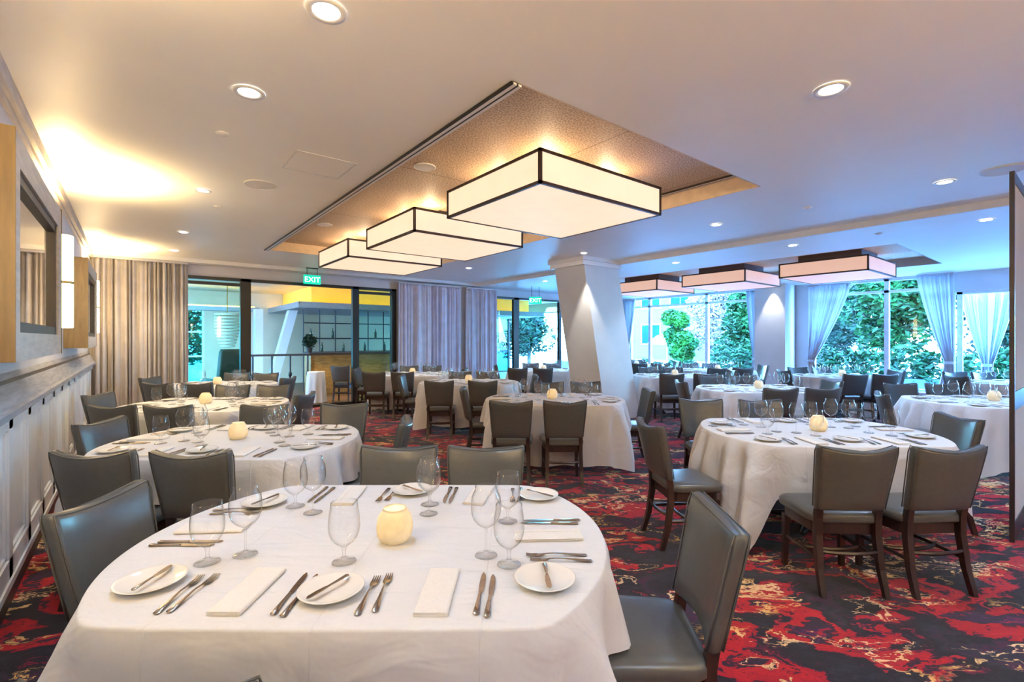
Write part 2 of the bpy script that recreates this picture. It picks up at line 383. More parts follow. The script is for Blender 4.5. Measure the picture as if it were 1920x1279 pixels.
# left wall with wainscot, ledge and skirting
struct('wall_left', MB().box(LX-.2, FY, 0, LX, BY+.1, 3.0), M['wallpaint'])
w = MB(); w.box(LX, FY, .14, -.565, BY-.25, 1.10)
y = FY
while y < BY-.4:
    w.box(-.566, y, .14, -.54, min(y+.10, BY-.25), 1.10); y += .62
w.box(-.566, FY, 1.0, -.54, BY-.25, 1.10); w.box(-.566, FY, .14, -.54, BY-.25, .27); w.box(-.566, FY, .12, -.53, BY-.25, .16)
struct('trim_8', w, M['wainscot'])
y = FY; mo = MB()
while y < BY-.7:
    a0, a1 = y+.10, y+.62
    mo.box(-.566, a0, .27, -.552, a0+.02, 1.0).box(-.566, a1-.02, .27, -.552, a1, 1.0).box(-.566, a0, .98, -.552, a1, 1.0).box(-.566, a0, .27, -.552, a1, .29); y += .62
struct('trim_9', mo, M['wainscot'])
yy0, yy1 = FY, BY-.25
struct('trim_10', MB().loops([[(LX,y_,1.08),(-.50,y_,1.08),(-.50,y_,1.115),(-.515,y_,1.13),(-.585,y_,1.27),(LX,y_,1.30)] for y_ in (yy1, yy0)]), M['ledge'])
struct('trim_18', MB().loops([[(-.578,y_,1.235),(-.570,y_,1.243),(-.578,y_,1.265),(-.588,y_,1.26)] for y_ in (yy1, yy0)]), M['skirting'])
struct('baseboard_left', MB().box(LX, FY, 0, -.545, BY-.25, .12), M['skirting'])

# wall behind the camera
struct('wall_front', MB().box(LX-.2, FY-.2, 0, RX+.25, FY, 3.0), M['wallpaint'])

# back glazing: header, posts, panes
struct('wall_back', MB().box(LX, BY, 2.72, RX+.25, BY+.1, 3.0).box(LX, BY, 0, .72, BY+.1, 2.72).box(5.05, BY, 0, 8.0, BY+.1, 2.72), M['wallpaint'])
def glazing(name, posts, z0, z1, y, m, pm, rails=(), th=.05, omit=()):
    f = MB()
    for a, b in posts: f.box(a, y-.05, z0, b, y+.05, z1)
    f.box(posts[0][0], y-.05, z1-.06, posts[-1][1], y+.05, z1)
    f.box(posts[0][0], y-.05, z0, posts[-1][1], y+.05, z0+.06)
    for a, b, z, h in rails: f.box(a, y-.04, z, b, y+.04, z+h)
    o = struct(name, f, m)
    for i in range(len(posts)-1):
        if i in omit: continue
        c = MB().box(posts[i][1], y-.004, z0+.06, posts[i+1][0], y+.004, z1-.06)
        obj('window_pane', c, pm, parent=o)
    return o
glazing('window_1', [(.72,.80), (1.69,1.88), (3.97,4.12), (4.92,5.05)], 0, 2.72, BY+.0, M['blackmetal'], M['pane'], omit=(1,), rails=[(.80,1.69,2.56,.06), (4.12,4.92,2.56,.06)])
glazing('window_2', [(8.0,8.1), (8.72,8.92), (10.55,10.65), (12.2,12.3), (13.6,13.7)], 0, 2.72, BY+.0, M['blackmetal'], M['pane'])

# window wall on the right: low wall, white frames, glass to the header, transom strip above
wr = MB()
wr.box(RX, FY, 0, RX+.25, BY+.1, .32); wr.box(RX, FY, 2.9, RX+.25, BY+.1, 3.3)
for a, b in ((FY, -2.2), (4.95, 6.15), (10.75, BY+.1)): wr.box(RX, a, .32, RX+.25, b, 2.9)
wr.box(RX, -2.2, 2.5, RX+.25, 2.17, 2.9)
struct('wall_right', wr, M['wallpaint'])
def side_window(name, y0, y1, mulls, z0=.32, z1=2.9, x=RX+.12, bar=2.58):
    f = MB()
    for yy in mulls: f.box(x-.05, yy-.045, z0, x+.05, yy+.045, z1)
    for z in ([z0, bar, z1-.05] if bar else [z0, z1-.05]): f.box(x-.05, y0, z, x+.05, y1, z+.06 if z < z1-.05 else z1)
    o = struct(name, f, M['whitemetal'])
    for a, b in zip(mulls[:-1], mulls[1:]):
        c = MB().box(x-.004, a+.045, z0+.06, x+.004, b-.045, (bar if bar else z1-.05))
        if bar: c.box(x-.004, a+.045, bar+.06, x+.004, b-.045, z1-.05)
        obj('window_pane', c, M['rightpane'], parent=o)
side_window('window_3', 6.15, 10.75, [6.2, 7.83, 9.9, 10.7])
side_window('window_4', 2.17, 4.95, [2.22, 3.36, 4.9])
side_window('window_5', -2.2, 2.17, [-2.15, -.7, .75, 2.1], z1=2.5, bar=None)
for nm, a, b in (('trim_11', 6.15, 10.75), ('trim_12', 2.17, 4.95), ('trim_13', -2.2, 2.17)):
    struct(nm, MB().box(RX-.06, a, .29, RX+.05, b, .325), M['trim'])

# leaning column with capital, and the straight pillar by the windows
def column_rows(x0, x1, y0, y1, zs, kx, ky, ztop):
    return [[(x+kx*(ztop-z), yy+ky*(ztop-z), z) for x, yy in ((x0,y0),(x1,y0),(x1,y1),(x0,y1))] for z in zs]
c = MB().loops(column_rows(6.38, 7.33, 6.01, 6.78, [0, 1.4, 2.86], .112, -.089, 3.0))
col1 = struct('column_leaning', c, M['column'])
struct('trim_14', MB().box(6.33, 5.96, 2.85, 7.38, 6.83, 3.0).box(6.30, 5.93, 2.93, 7.41, 6.86, 3.0), M['trim'])
struct('column_window', MB().box(13.05, 5.28, 0, 13.62, 6.05, 2.92), M['column'])

# ------------------------------------------------------------------ ceiling fittings
def box_lamp(x0, x1, y0, y1, z0, z1, ctop, sm, label, group, mw=.25):
    cx, cy = (x0+x1)/2, (y0+y1)/2; hx, hy = (x1-x0)/2, (y1-y0)/2; h = z1-z0
    t = empty('box_ceiling_lamp', (cx, cy, z0)); tag(t, label, 'ceiling lamp', group)
    obj('lamp_shade', MB().box(-hx+.008, -hy+.008, .006, hx-.008, hy-.008, h-.006), sm, parent=t)
    f = MB(); e = .0125
    for sx in (-1, 1):
        for sy in (-1, 1): f.box(sx*(hx-e)-e, sy*(hy-e)-e, 0, sx*(hx-e)+e, sy*(hy-e)+e, h)
    for z in (0, h-2*e):
        for s_ in (-1, 1):
            f.box(-hx, s_*(hy-e)-e, z, hx, s_*(hy-e)+e, z+2*e); f.box(s_*(hx-e)-e, -hy, z, s_*(hx-e)+e, hy, z+2*e)
    obj('lamp_frame', f, M['lampframe'], parent=t)
    if mw < .5:
        for sx in (-1, 1):
            for sy in (-1, 1): lamp('lamp_bulb', 'POINT', (sx*hx*.5, sy*hy*.5, h+.05), 3.6, (1,.72,.42), t, shadow_soft_size=.03)
    obj('mounting_box', MB().box(-hx*mw, -hy*mw*1.3, h, hx*mw, hy*mw*1.3, ctop-z0), M['bronze'], parent=t)
for (a, b), lb in zip(((2.80,4.22),(4.94,6.36),(7.08,8.50)), ('nearest and largest peach box lamp in the tan ceiling recess','middle peach box lamp in the tan ceiling recess','peach box lamp nearest the exit sign in the tan recess')):
    box_lamp(2.49, 4.09, a, b, 2.72, 3.0, 3.16, M['shade'], lb, 'box lamps in the tan ceiling recess')
for (a, b), lb in zip(((2.58,4.0),(4.63,6.05),(6.69,8.11)), ('window-side box lamp nearest the tied white curtain','middle box lamp of the window-side row','window-side box lamp nearest the leaning column')):
    box_lamp(9.6, 11.2, a, b, 2.65, 2.92, 3.08, M['shadeblue'], lb, 'box lamps of the window-side row', mw=.55)

def downlight(x, y, z, power, col, label, r=.085, spot=1.9, cool=False, blend=.6):
    t = empty('downlight', (x, y, z)); tag(t, label, 'downlight', 'recessed downlights in the ceiling')
    obj('trim_ring', MB().lathe([(r, -.004), (r*.97, -.010), (r*.68, -.008), (r*.66, -.003)], 28, cap0=False, cap1=False), M['trim'], True, t)
    obj('lens', MB().lathe([(r*.68, -.0035), (r*.2, -.003)], 24, cap0=False), M['lenscool' if cool else 'lens'], parent=t)
    if power: lamp('downlight_beam', 'SPOT', (0,0,-.02), power, col, t, spot_size=spot, spot_blend=blend, shadow_soft_size=.05)
WARM, NEUT, COOL = (1,.84,.60), (1,.93,.84), (.50,.68,1)
for a in [(.69,2.24,CZ,23,(.28,.60,1),'round downlight nearest the top edge above the nearest table',.09,False),
          (.55,3.27,CZ,17,(.40,.66,1),'round downlight beside the big access panel, second from the top',.09,False),
          (.55,5.72,CZ,45,WARM,'small downlight beside the round ceiling speaker',.075,False),
          (.55,8.12,CZ,45,WARM,'small downlight above the third wall-side table',.075,False),
          (.54,9.9,CZ,30,WARM,'small downlight just in front of the beige curtain',.075,False),
          (3.28,1.07,CZ,50,(.72,.85,1),'large downlight on the grey ceiling right of the tan recess',.095,True),
          (6.07,1.03,CZ,60,COOL,'downlight nearest the right-hand ceiling speaker',.085,True),
          (5.99,3.27,CZ,55,COOL,'downlight between the biggest box lamp and the ceiling step',.085,True),
          (7.96,.98,CZ2,45,COOL,'downlight beyond the ceiling step, nearest the dark screen',.085,True),
          (7.83,3.06,CZ2,45,COOL,'downlight beyond the ceiling step, above the right row',.085,True),
          (7.9,5.1,CZ2,40,COOL,'downlight beyond the step, right of the leaning column',.085,True),
          (5.55,8.5,CZ,45,NEUT,'downlight left behind the leaning column',.08,False),
          (7.9,8.7,CZ2,40,COOL,'downlight above the table by the back glazing',.08,True),
          (3.1,9.9,CZ,40,NEUT,'downlight near the green exit sign',.08,False),
          (.6,-.9,CZ,52,(.36,.64,1),'added fill downlight on the ceiling just behind the camera',.09,False),  # this and the next two are unseen, added as fill light
          (3.3,-1.4,CZ,60,(.5,.72,1),'added fill downlight behind the camera, in front of the rear wall',.09,True),
          (6.0,-1.3,CZ,60,(.5,.72,1),'added fill downlight in front of the dark screen',.085,True)]:
    downlight(a[0], a[1], a[2], a[3]*1.45, a[4], a[5], a[6], cool=a[7])
# wall-washing downlights at the two columns
downlight(6.16, 5.78, CZ, 0, NEUT, 'downlight washing the near edge of the leaning column', .07)
lamp('column_wash', 'SPOT', (6.2,5.82,2.95), 90, (1,.97,.9), spot_size=.85, spot_blend=.5, shadow_soft_size=.03, rot=(math.radians(9), 0, math.radians(-46)))
downlight(12.85, 5.5, CZ2, 0, NEUT, 'downlight washing the pillar by the windows', .07)
lamp('pillar_wash', 'SPOT', (12.88,5.55,2.89), 60, (.95,.96,1), spot_size=.9, spot_blend=.5, shadow_soft_size=.03, rot=(math.radians(10), 0, math.radians(-80)))
def speaker(x, y, z, r, label):
    t = empty('ceiling_speaker', (x, y, z)); tag(t, label, 'speaker', 'round ceiling speakers')
    obj('grille', MB().lathe([(r*.9, -.006), (r*.5, -.009), (.005, -.010)], 32, cap0=False), M['speaker'], True, t)
    obj('trim_ring', MB().lathe([(r, 0), (r, -.007), (r*.93, -.011), (r*.9, -.006)], 32, cap0=False, cap1=False), M['trim'], True, t)
speaker(.975, 5.16, CZ, .15, 'round white speaker on the warm ceiling left of the recess')
speaker(6.05, .63, CZ, .16, 'round white ceiling speaker above the dark screen at right')
speaker(2.20, 4.14, 3.16, .105, 'round speaker in the tan recess beside the biggest lamp')
speaker(2.17, 7.12, 3.16, .105, 'round speaker in the tan recess beside the smallest lamp')
for (x, y, z, lb) in [(.51,4.05,CZ,'tiny sprinkler cap near the left cornice'), (.75,6.3,CZ,'tiny sprinkler cap between speaker and curtain'),
                      (6.03,2.2,CZ,'tiny sprinkler cap on the bluish ceiling'), (7.85,2.0,CZ2,'tiny sprinkler cap beyond the ceiling step')]:
    tag(obj('ceiling_sprinkler', MB().lathe([(.045,0),(.045,-.004),(.03,-.012),(.012,-.02)], 20, cx=0, cy=0, cap0=False), M['trim'], True), lb, 'sprinkler', 'sprinkler caps on the ceiling').location = (x, y, z)
ap = MB(); h = .24
for s_ in (-1, 1):
    ap.box(s_*h-.006, -h, -.004, s_*h+.006, h, 0).box(-h, s_*h-.006, -.004, h, s_*h+.006, 0)
t = empty('ceiling_access_panel', (1.26, 4.28, CZ)); tag(t, 'flush square access panel on the ceiling between speaker and recess', 'access panel')
obj('panel_frame', ap, M['speaker'], parent=t)
obj('panel_door', MB().box(-h+.01, -h+.01, -.003, h-.01, h-.01, 0), M['ceiling'], parent=t)

# ------------------------------------------------------------------ left wall: mirrors and sconces
def mirror(y0, y1, z0, z1, label):
    t = empty('wall_mirror', (LX, (y0+y1)/2, z0)); tag(t, label, 'mirror', 'framed mirrors on the left wall')
    h, H = (y1-y0)/2, z1-z0; b, dp = .13, .20
    f = MB().box(0, -h, 0, dp, -h+b, H).box(0, h-b, 0, dp, h, H).box(0, -h+b, H-b, dp, h-b, H).box(0, -h+b, 0, dp, h-b, b)
    obj('frame', f, M['paleframe'], parent=t)
    for s_ in (-1, 1): obj('gilded_edge', MB().box(.0, s_*(h+.006)-.006, 0, dp+.004, s_*(h+.006)+.006, H+.012), M['gold'], parent=t, label='golden brown outer edge')
    q = .05; k = h-b; d2 = MB().box(.06, -k, b, dp-.012, -k+q, H-b).box(.06, k-q, b, dp-.012, k, H-b).box(.06, -k, H-b-q, dp-.012, k, H-b).box(.06, -k, b, dp-.012, k, b+q)
    obj('inner_moulding', d2, M['darkframe'], parent=t)
    obj('mirror_glass', MB().box(.15, -k+q-.01, b+q-.01, .165, k-q+.01, H-b-q+.01), M['mirror'], parent=t)
mirror(2.94, 4.62, 1.40, 2.40, 'large framed wall mirror nearest the camera, reflecting the curtain')
mirror(7.15, 8.75, 1.40, 2.40, 'framed wall mirror between the two glowing sconces')
def sconce(y, label, x=LX, rz=0, tilt=0, power=230):
    t = empty('wall_sconce', (x, y, 1.60), rz); tag(t, label, 'wall lamp', 'glowing wall sconces')
    r, H = .075, .82
    obj('back_plate', MB().box(0, -.07, .02, .03, .07, H-.02), M['brass'], parent=t)
    obj('sconce_shade', MB().lathe([(r-.006, 0), (r, .006), (r, H-.006), (r-.006, H)], 24, cx=.105), M['sconce'], 50, t)
    obj('band', MB().lathe([(r+.002, H*.49-.012), (r+.005, H*.49-.008), (r+.005, H*.49+.008), (r+.002, H*.49+.012)], 24, cx=.105), M['brass'], True, t)
    lamp('sconce_uplight', 'SPOT', (.12, 0, H+.03), power, (1,.72,.32), t, spot_size=2.5, spot_blend=.9, shadow_soft_size=.05, rot=(PI, tilt, 0))
sconce(5.8, 'tall glowing cylinder sconce between the two mirrors')
sconce(10.0, 'tall glowing sconce beside the beige curtain')
sconce(1.6, 'tall glowing sconce on the left wall beside the camera')

for x_, lb in ((.9, 'added tall glowing sconce on the rear wall, nearest the mirrored wall'), (3.0, 'added tall glowing sconce in the middle of the rear wall')):  # unseen sconces, added behind the camera to warm the near ceiling
    sconce(FY, lb, x_, PI/2, .75, 520 if x_ < 2 else 100)
# exit signs
def exit_sign(x, y, z, rz, label, w=.34):
    t = empty('exit_sign', (x, y, z), rz); tag(t, label, 'exit sign', 'green exit signs')
    obj('sign_box', MB().box(-w/2, -.02, 0, w/2, .02, .19), M['exitgreen'], parent=t)
    obj('hanger', MB().tube([(-w*.3,0,.19),(-w*.3,0,3.0-z)], .006).tube([(w*.3,0,.19),(w*.3,0,3.0-z)], .006).box(-w*.36, -.03, 2.985-z, w*.36, .03, 3.0-z), M['blackmetal'], parent=t)
    cu = bpy.data.curves.new('lettering', 'FONT'); cu.body = 'EXIT'; cu.size = .155; cu.align_x = 'CENTER'; cu.extrude = .002
    cu.materials.append(M['exitwhite'])
    tmp = bpy.data.objects.new('lettering', cu); COL.objects.link(tmp)
    me = bpy.data.meshes.new_from_object(tmp.evaluated_get(bpy.context.evaluated_depsgraph_get())); bpy.data.objects.remove(tmp)
    me.materials.clear(); me.materials.append(M['exitwhite'])
    o = bpy.data.objects.new('lettering', me); COL.objects.link(o); o.parent = t; o.location = (0, -.023, .042); o.rotation_euler = (PI/2, 0, 0)
    o['label'] = 'white letters EXIT'
exit_sign(2.96, 10.55, 2.66, 0, 'green EXIT sign hanging before the dark glazed doors')
exit_sign(8.5, 9.75, 2.45, -.75, 'small green EXIT sign left of the leaning column')

# ------------------------------------------------------------------ curtains
def pleats(width, z0, z1, n, amp, gather=None, seed=0, rows=26, heading=True):
    """Pleated cloth in x, hanging in z; gather(t) -> (centre, width) for t from top 0 to bottom 1."""
    rnd = random.Random(seed); ph = [rnd.uniform(-.5, .5) for _ in range(n+1)]; am = [rnd.uniform(.65, 1.25) for _ in range(n+1)]
    out = []
    nx = n*12; wp = [rnd.uniform(-.55, .55) for _ in range(8)]
    for i in range(rows+1):
        t = i/rows; z = z1+(z0-z1)*t
        c, wd = gather(t) if gather else (0, width)
        row = []
        for j in range(nx+1):
            s_ = j/nx; k = s_*n + sum(w_*math.sin(2*PI*s_*(q_+1)*1.3+q_) for q_, w_ in enumerate(wp))*.55; k = max(0, k); a = am[int(min(k, n))]
            tight = .45 if (heading and t < .035) else 1
            yy = amp*a*tight*math.sin(2*PI*k + ph[int(min(k, n))]*.8*t) + .25*amp*math.sin(2*PI*k*.37+seed)
            xx = c + (s_-.5)*wd + .012*math.sin(4*PI*k+seed)*t
            row.append((xx, yy, z))
        out.append(row)
    return MB().sheet(out)
def curtain(name, loc, rz, width, z0, z1, n, amp, m, label, cat='curtain', group=None, gather=None, seed=0, tie=None):
    t = empty(name, loc, rz); tag(t, label, cat, group)
    o = obj('drape', pleats(width, z0, z1, n, amp, gather, seed), m, True, t)
    sm = o.modifiers.new('thickness', 'SOLIDIFY'); sm.thickness = .004
    c0, w0 = gather(0) if gather else (0, width)
    obj('curtain_rail', MB().box(c0-w0/2, -.03, z1, c0+w0/2, .03, z1+.03), M['wallpaint'], parent=t)
    if tie:
        zt, cx, wt = tie
        obj('tieback', MB().loops([[(cx+(wt/2+.012)*math.cos(a*PI/12), (amp*1.5+.02)*math.sin(a*PI/12), zt+dz) for a in range(24)] for dz in (-.03, .03)], False, False), m, True, t)
curtain('beige_curtain', (.13, BY-.14, 0), 0, 1.36, .02, 2.90, 10, .065, M['beigecurtain'], 'full-length beige pleated curtain at the left end of the glazing', seed=3)
curtain('silver_curtain', (5.93, BY-.16, 0), 0, 1.76, .02, 2.86, 12, .06, M['bluecurtain'], 'wide bluish silver pleated curtain left of its pair', 'curtain', 'bluish curtains on the back wall', seed=5)
curtain('silver_curtain', (7.5, BY-.16, 0), 0, .98, .02, 2.86, 7, .06, M['bluecurtain'], 'narrower bluish silver pleated curtain right of its pair', 'curtain', 'bluish curtains on the back wall', seed=8)
def swag(w, side, zt, z0, z1, narrow=.16, base=.3):
    tt = (z1-zt)/(z1-z0)
    def g(t):
        if t < tt: k = (t/tt)**1.3; wd = w+(narrow-w)*k
        else: k = 1-((t-tt)/(1-tt))*.35; wd = narrow+(base-narrow)*min(1, (t-tt)/(1-tt)*1.4)
        return (side*(w-narrow)/2*k, wd)
    return g
# rz = -90: local +x runs towards the camera side (-y) along the window wall
for (y_, x_, w_, side, zt, ztop, lb, sd) in [
        (4.45, 13.5, .95, -1, .95, 2.84, 'white tied-back curtain right of the window pillar', 1),
        (2.45, 13.5, .62, 1, 1.0, 2.88, 'long white tied-back curtain at the window corner', 2),
        (1.72, 14.1, .85, 0, .95, 2.50, 'white tied-back curtain in the alcove behind the corner', 4),
        (6.32, 13.5, .34, 1, .95, 2.84, 'narrow white curtain left of the window pillar', 6),
        (10.5, 13.5, .45, -1, .95, 2.84, 'white curtain at the far left end of the window wall', 7)]:
    g = swag(w_, side, zt, .05, ztop)
    tt = (ztop-zt)/(ztop-.05); cx, wt = g(tt)
    curtain('sheer_curtain', (x_, y_, 0), -PI/2, w_, .05, ztop, 9, .03, M['sheer'], lb, 'curtain', 'white tied-back curtains at the windows', gather=g, seed=sd, tie=(zt, cx, wt))

# ------------------------------------------------------------------ dark screen at the right edge
t = empty('folding_screen', (5.085, .49, 0)); tag(t, 'dark-framed standing screen with beige panels at the right edge', 'screen')
f = MB().box(0, -.014, 0, .03, .014, 2.74).box(.95, -.014, 0, 1.0, .014, 2.74)
for z0_, z1_ in ((0, .14), (.97, 1.11), (2.66, 2.74)): f.box(.03, -.0135, z0_, .95, .0135, z1_)
obj('screen_frame', f, M['screenframe'], parent=t)
obj('screen_panel', MB().box(.028, -.007, .13, .952, .007, .98), M['steelpanel'], parent=t)
obj('screen_panel', MB().box(.028, -.007, 1.10, .952, .007, 2.67), M['steelpanel'], parent=t)

# ------------------------------------------------------------------ chair
def make_chair():
    t = empty('dining_chair', link=False)
    def taper(p, y): return p*(.95+.28*y)
    rows = []
    for z, ins in ((.405,.02),(.409,.006),(.418,0),(.448,0),(.461,.007),(.469,.022),(.474,.06),(.4755,.12)):
        rows.append([(taper(x, y), y, z) for x, y in rrect(.46-2*ins, .40-2*ins, max(.02, .075-ins*.3), 5)])
    raw('seat', MB().loops(rows), M['leather'], 60, t)
    rows = [[(taper(x, y), y-.005, z) for x, y in rrect(.40, .345, .05, 4)] for z in (.34, .345, .404)]
    raw('seat_frame', MB().loops(rows), M['darkwood'], 40, t)
    for s in (-1, 1):
        raw('leg', MB().bar([(s*.178,.150,.345),(s*.184,.158,0)], [(.040,.040),(.028,.028)]), M['darkwood'], parent=t)
        raw('leg', MB().bar([(s*.172,-.212,.58),(s*.170,-.188,.44),(s*.170,-.186,.34),(s*.176,-.212,.15),(s*.180,-.255,0)],
                            [(.034,.034),(.038,.038),(.038,.040),(.034,.036),(.028,.032)]), M['darkwood'], parent=t)
    st = MB()
    for s in (-1, 1): st.tube([(s*.181,.155,.20),(s*.176,-.205,.20)], .012, 6)
    st.tube([(-.178,-.02,.20),(-.09,-.055,.20),(0,-.067,.20),(.09,-.055,.20),(.178,-.02,.20)], .012, 6)
    st.tube([(-.174,-.2,.245),(-.09,-.225,.245),(0,-.232,.245),(.09,-.225,.245),(.174,-.2,.245)], .012, 6)
    raw('stretcher', st, M['darkwood'], 40, t)
    def back(x, yy, v, w):
        z = .50+.365*v; k = 2*x/w
        return (x, yy-.193-.080*v-.036*(1-k*k), z+.034*k*k*max(0, v-.4)/.6-.008*max(0, v-.4)/.6 - .012*k*k*max(0, .3-v)/.3)
    rows = []
    for v, ins in ((0,.022),(.012,.008),(.04,0),(.2,0),(.4,0),(.6,0),(.8,0),(.95,0),(.985,.006),(1.0,.020)):
        w = (.385+.062*v**.9)
        rows.append([back(x, yy, v, w) for x, yy in rrect(w-2*ins*.5, .062-2*ins, max(.006, .024-ins*.6), 4)])
        # extra points along the width keep the curve round
    rows2 = []
    for v, ins in ((0,.022),(.012,.008),(.04,0),(.2,0),(.4,0),(.6,0),(.8,0),(.95,0),(.985,.006),(1.0,.020)):
        w = (.385+.062*v**.9); wi = w-ins; th = .062-2*ins; r = max(.005, min(.024, th/2-.001)); loop = []
        base = rrect(wi, th, r, 4)
        for i, p in enumerate(base):
            loop.append(p); q = base[(i+1) % len(base)]
            if abs(p[0]-q[0]) > .1:
                for kk in range(1, 8): loop.append((p[0]+(q[0]-p[0])*kk/8, p[1]))
        rows2.append([back(x, yy, v, w) for x, yy in loop])
    bk = raw('backrest', MB().loops(rows2), M['leather'], 60, t)
    pp = MB()
    for fy in (.027, -.027):
        path = [back(-(.385+.062*v**.9)/2*.985, fy, v, .385+.062*v**.9) for v in (.04,.3,.6,.9)]
        w = .446; path += [back(-w/2*.96+w*.96*k/10, fy*.9, .99, w) for k in range(11)]
        path += [back((.385+.062*v**.9)/2*.985, fy, v, .385+.062*v**.9) for v in (.9,.6,.3,.04)]
        pp.tube(path, .0035, 5)
    raw('piping', pp, M['piping'], True, bk)
    return t
CHAIR = make_chair()

# ------------------------------------------------------------------ tableware
def make_goblet(H, foot, stem_h, bowl_r, rim_r, name, stem_r):
    pr = [(.002, .001), (foot*.9, .001), (foot, .003), (foot*.9, .006), (stem_r*1.8, .012), (stem_r, .022), (stem_r*.9, stem_h*.7), (stem_r*1.5, stem_h)]
    bh = H-stem_h
    for k, f in ((.05,.35),(.12,.62),(.22,.84),(.34,.96),(.46,1.0),(.6,.985),(.75,.94),(.9,rim_r/bowl_r+.02),(1.0,rim_r/bowl_r)):
        pr.append((bowl_r*f, stem_h+bh*k))
    pr.append((rim_r-.0015, H+.0005))
    mb = MB().lathe(pr, 26, cap0=True, cap1=False)
    return raw(name, mb, M['glass'], True)
GOBLET = make_goblet(.20, .040, .052, .051, .043, 'water_goblet', .006)
WINE = make_goblet(.24, .039, .095, .052, .037, 'wine_glass', .0035)
PLATE = raw('bread_plate', MB().lathe([(.004,.002),(.045,.002),(.05,.0),(.055,.003),(.084,.013),(.092,.017),(.0935,.019),(.092,.020),(.082,.016),(.056,.006),(.03,.0055),(.003,.0055)], 36), M['china'], True)
def strip(mb, secs):                                # sections along y: (y, half width, z centre, half thickness)
    rows = []
    for y, hw, z, ht in secs:
        rows.append([(-hw,y,z),(-hw*.6,y,z+ht),(hw*.6,y,z+ht),(hw,y,z),(hw*.6,y,z-ht),(-hw*.6,y,z-ht)])
    mb.loops(list(reversed(rows))); return mb
def make_fork():
    mb = strip(MB(), [(-.105,.004,.003,.0015),(-.1,.0095,.0035,.002),(-.07,.0085,.005,.0022),(-.04,.005,.008,.002),(.0,.003,.011,.0018),(.035,.0034,.009,.0015),(.045,.009,.0065,.0012),(.06,.012,.0045,.0012),(.066,.012,.004,.0011)])
    for i in range(4):
        x = -.0094+i*.00627
        mb.loops([[(x-w,y,z-.001),(x+w,y,z-.001),(x+w,y,z+.001),(x-w,y,z+.001)] for y, z, w in ((.064,.0042,.0021),(.085,.0042,.0017),(.102,.007,.001))])
    return raw('table_fork', mb, M['steel'], 50)
def make_knife():
    mb = strip(MB(), [(-.115,.005,.0035,.002),(-.11,.0095,.004,.0032),(-.08,.008,.004,.0036),(-.03,.0052,.004,.0032),(-.005,.005,.004,.003)])
    mb.loops([[(-w*.6,y,.0022),(w,y,.0025),(w,y,.0035),(-w*.6,y,.0052)] for y, w in ((.115,.002),(.1,.008),(.07,.0105),(.03,.0105),(.0,.008),(-.005,.006))])
    return raw('table_knife', mb, M['steel'], 50)
def make_butter():
    mb = strip(MB(), [(-.075,.004,.003,.0018),(-.07,.008,.0035,.0025),(-.045,.006,.0035,.0025),(-.01,.0035,.0035,.0022),(.0,.0035,.0035,.002)])
    mb.loops([[(-w*.6,y,.0022),(w,y,.0025),(w,y,.0035),(-w*.6,y,.0045)] for y, w in ((.078,.003),(.068,.0095),(.04,.0105),(.01,.008),(-.002,.004))])
    return raw('butter_knife', mb, M['steel'], 50)
FORK, KNIFE, BUTTER = make_fork(), make_knife(), make_butter()
def make_napkin():
    mb = MB()
    for w0, w1, z0, z1, l in ((-.042,.040,.0005,.006,.125), (-.041,.042,.0065,.012,.124), (-.042,.041,.0125,.018,.125)):
        rows = []
        for k in range(7):
            y = -l+2*l*k/6; j = .0012*math.sin(k*1.9+z0*500)
            rows.append([(w0+j,y,z0),(w1+j,y,z0+.0004),(w1+.0035+j,y,(z0+z1)/2),(w1+j,y,z1+.0006*math.sin(k*2.2)),(0,y,z1+.001),(w0+j,y,z1),(w0-.003+j,y,(z0+z1)/2)])
        mb.loops(list(reversed(rows)))
    # the outer fold wraps one long side
    mb.loops([[(.040,y,.0),(.0475,y,.004),(.0485,y,.010),(.046,y,.016),(.040,y,.0195),(.020,y,.020),(.020,y,.0185),(.039,y,.0185),(.044,y,.0095),(.039,y,.001)] for y in (.124,.06,0,-.06,-.124)])
    return raw('folded_napkin', mb, M['napkin'], 45)
NAPKIN = make_napkin()
for v_ in NAPKIN.data.vertices: v_.co.z *= .62
def make_votive():
    t = empty('candle_holder', link=False)
    prof = [(.03,0),(.048,.003),(.062,.025),(.066,.055),(.06,.09),(.046,.112),(.040,.118),(.042,.122)]
    mb = MB().lathe(prof, 30, cap0=True, cap1=False)
    mb.lathe([(.042,.122),(.038,.120),(.042,.110),(.055,.088),(.060,.055),(.056,.028),(.044,.008),(.01,.006)], 30, cap0=False)
    raw('glass_bowl', mb, M['amber'], True, t)
    cd = raw('candle', MB().lathe([(.018,.0075),(.020,.010),(.020,.050),(.017,.053),(.004,.052)], 18), M['wax'], True, t)
    raw('flame', MB().lathe([(.001,.056),(.006,.064),(.007,.072),(.004,.086),(.0008,.098)], 10), M['flame'], True, cd)
    return t
VOTIVE = make_votive()

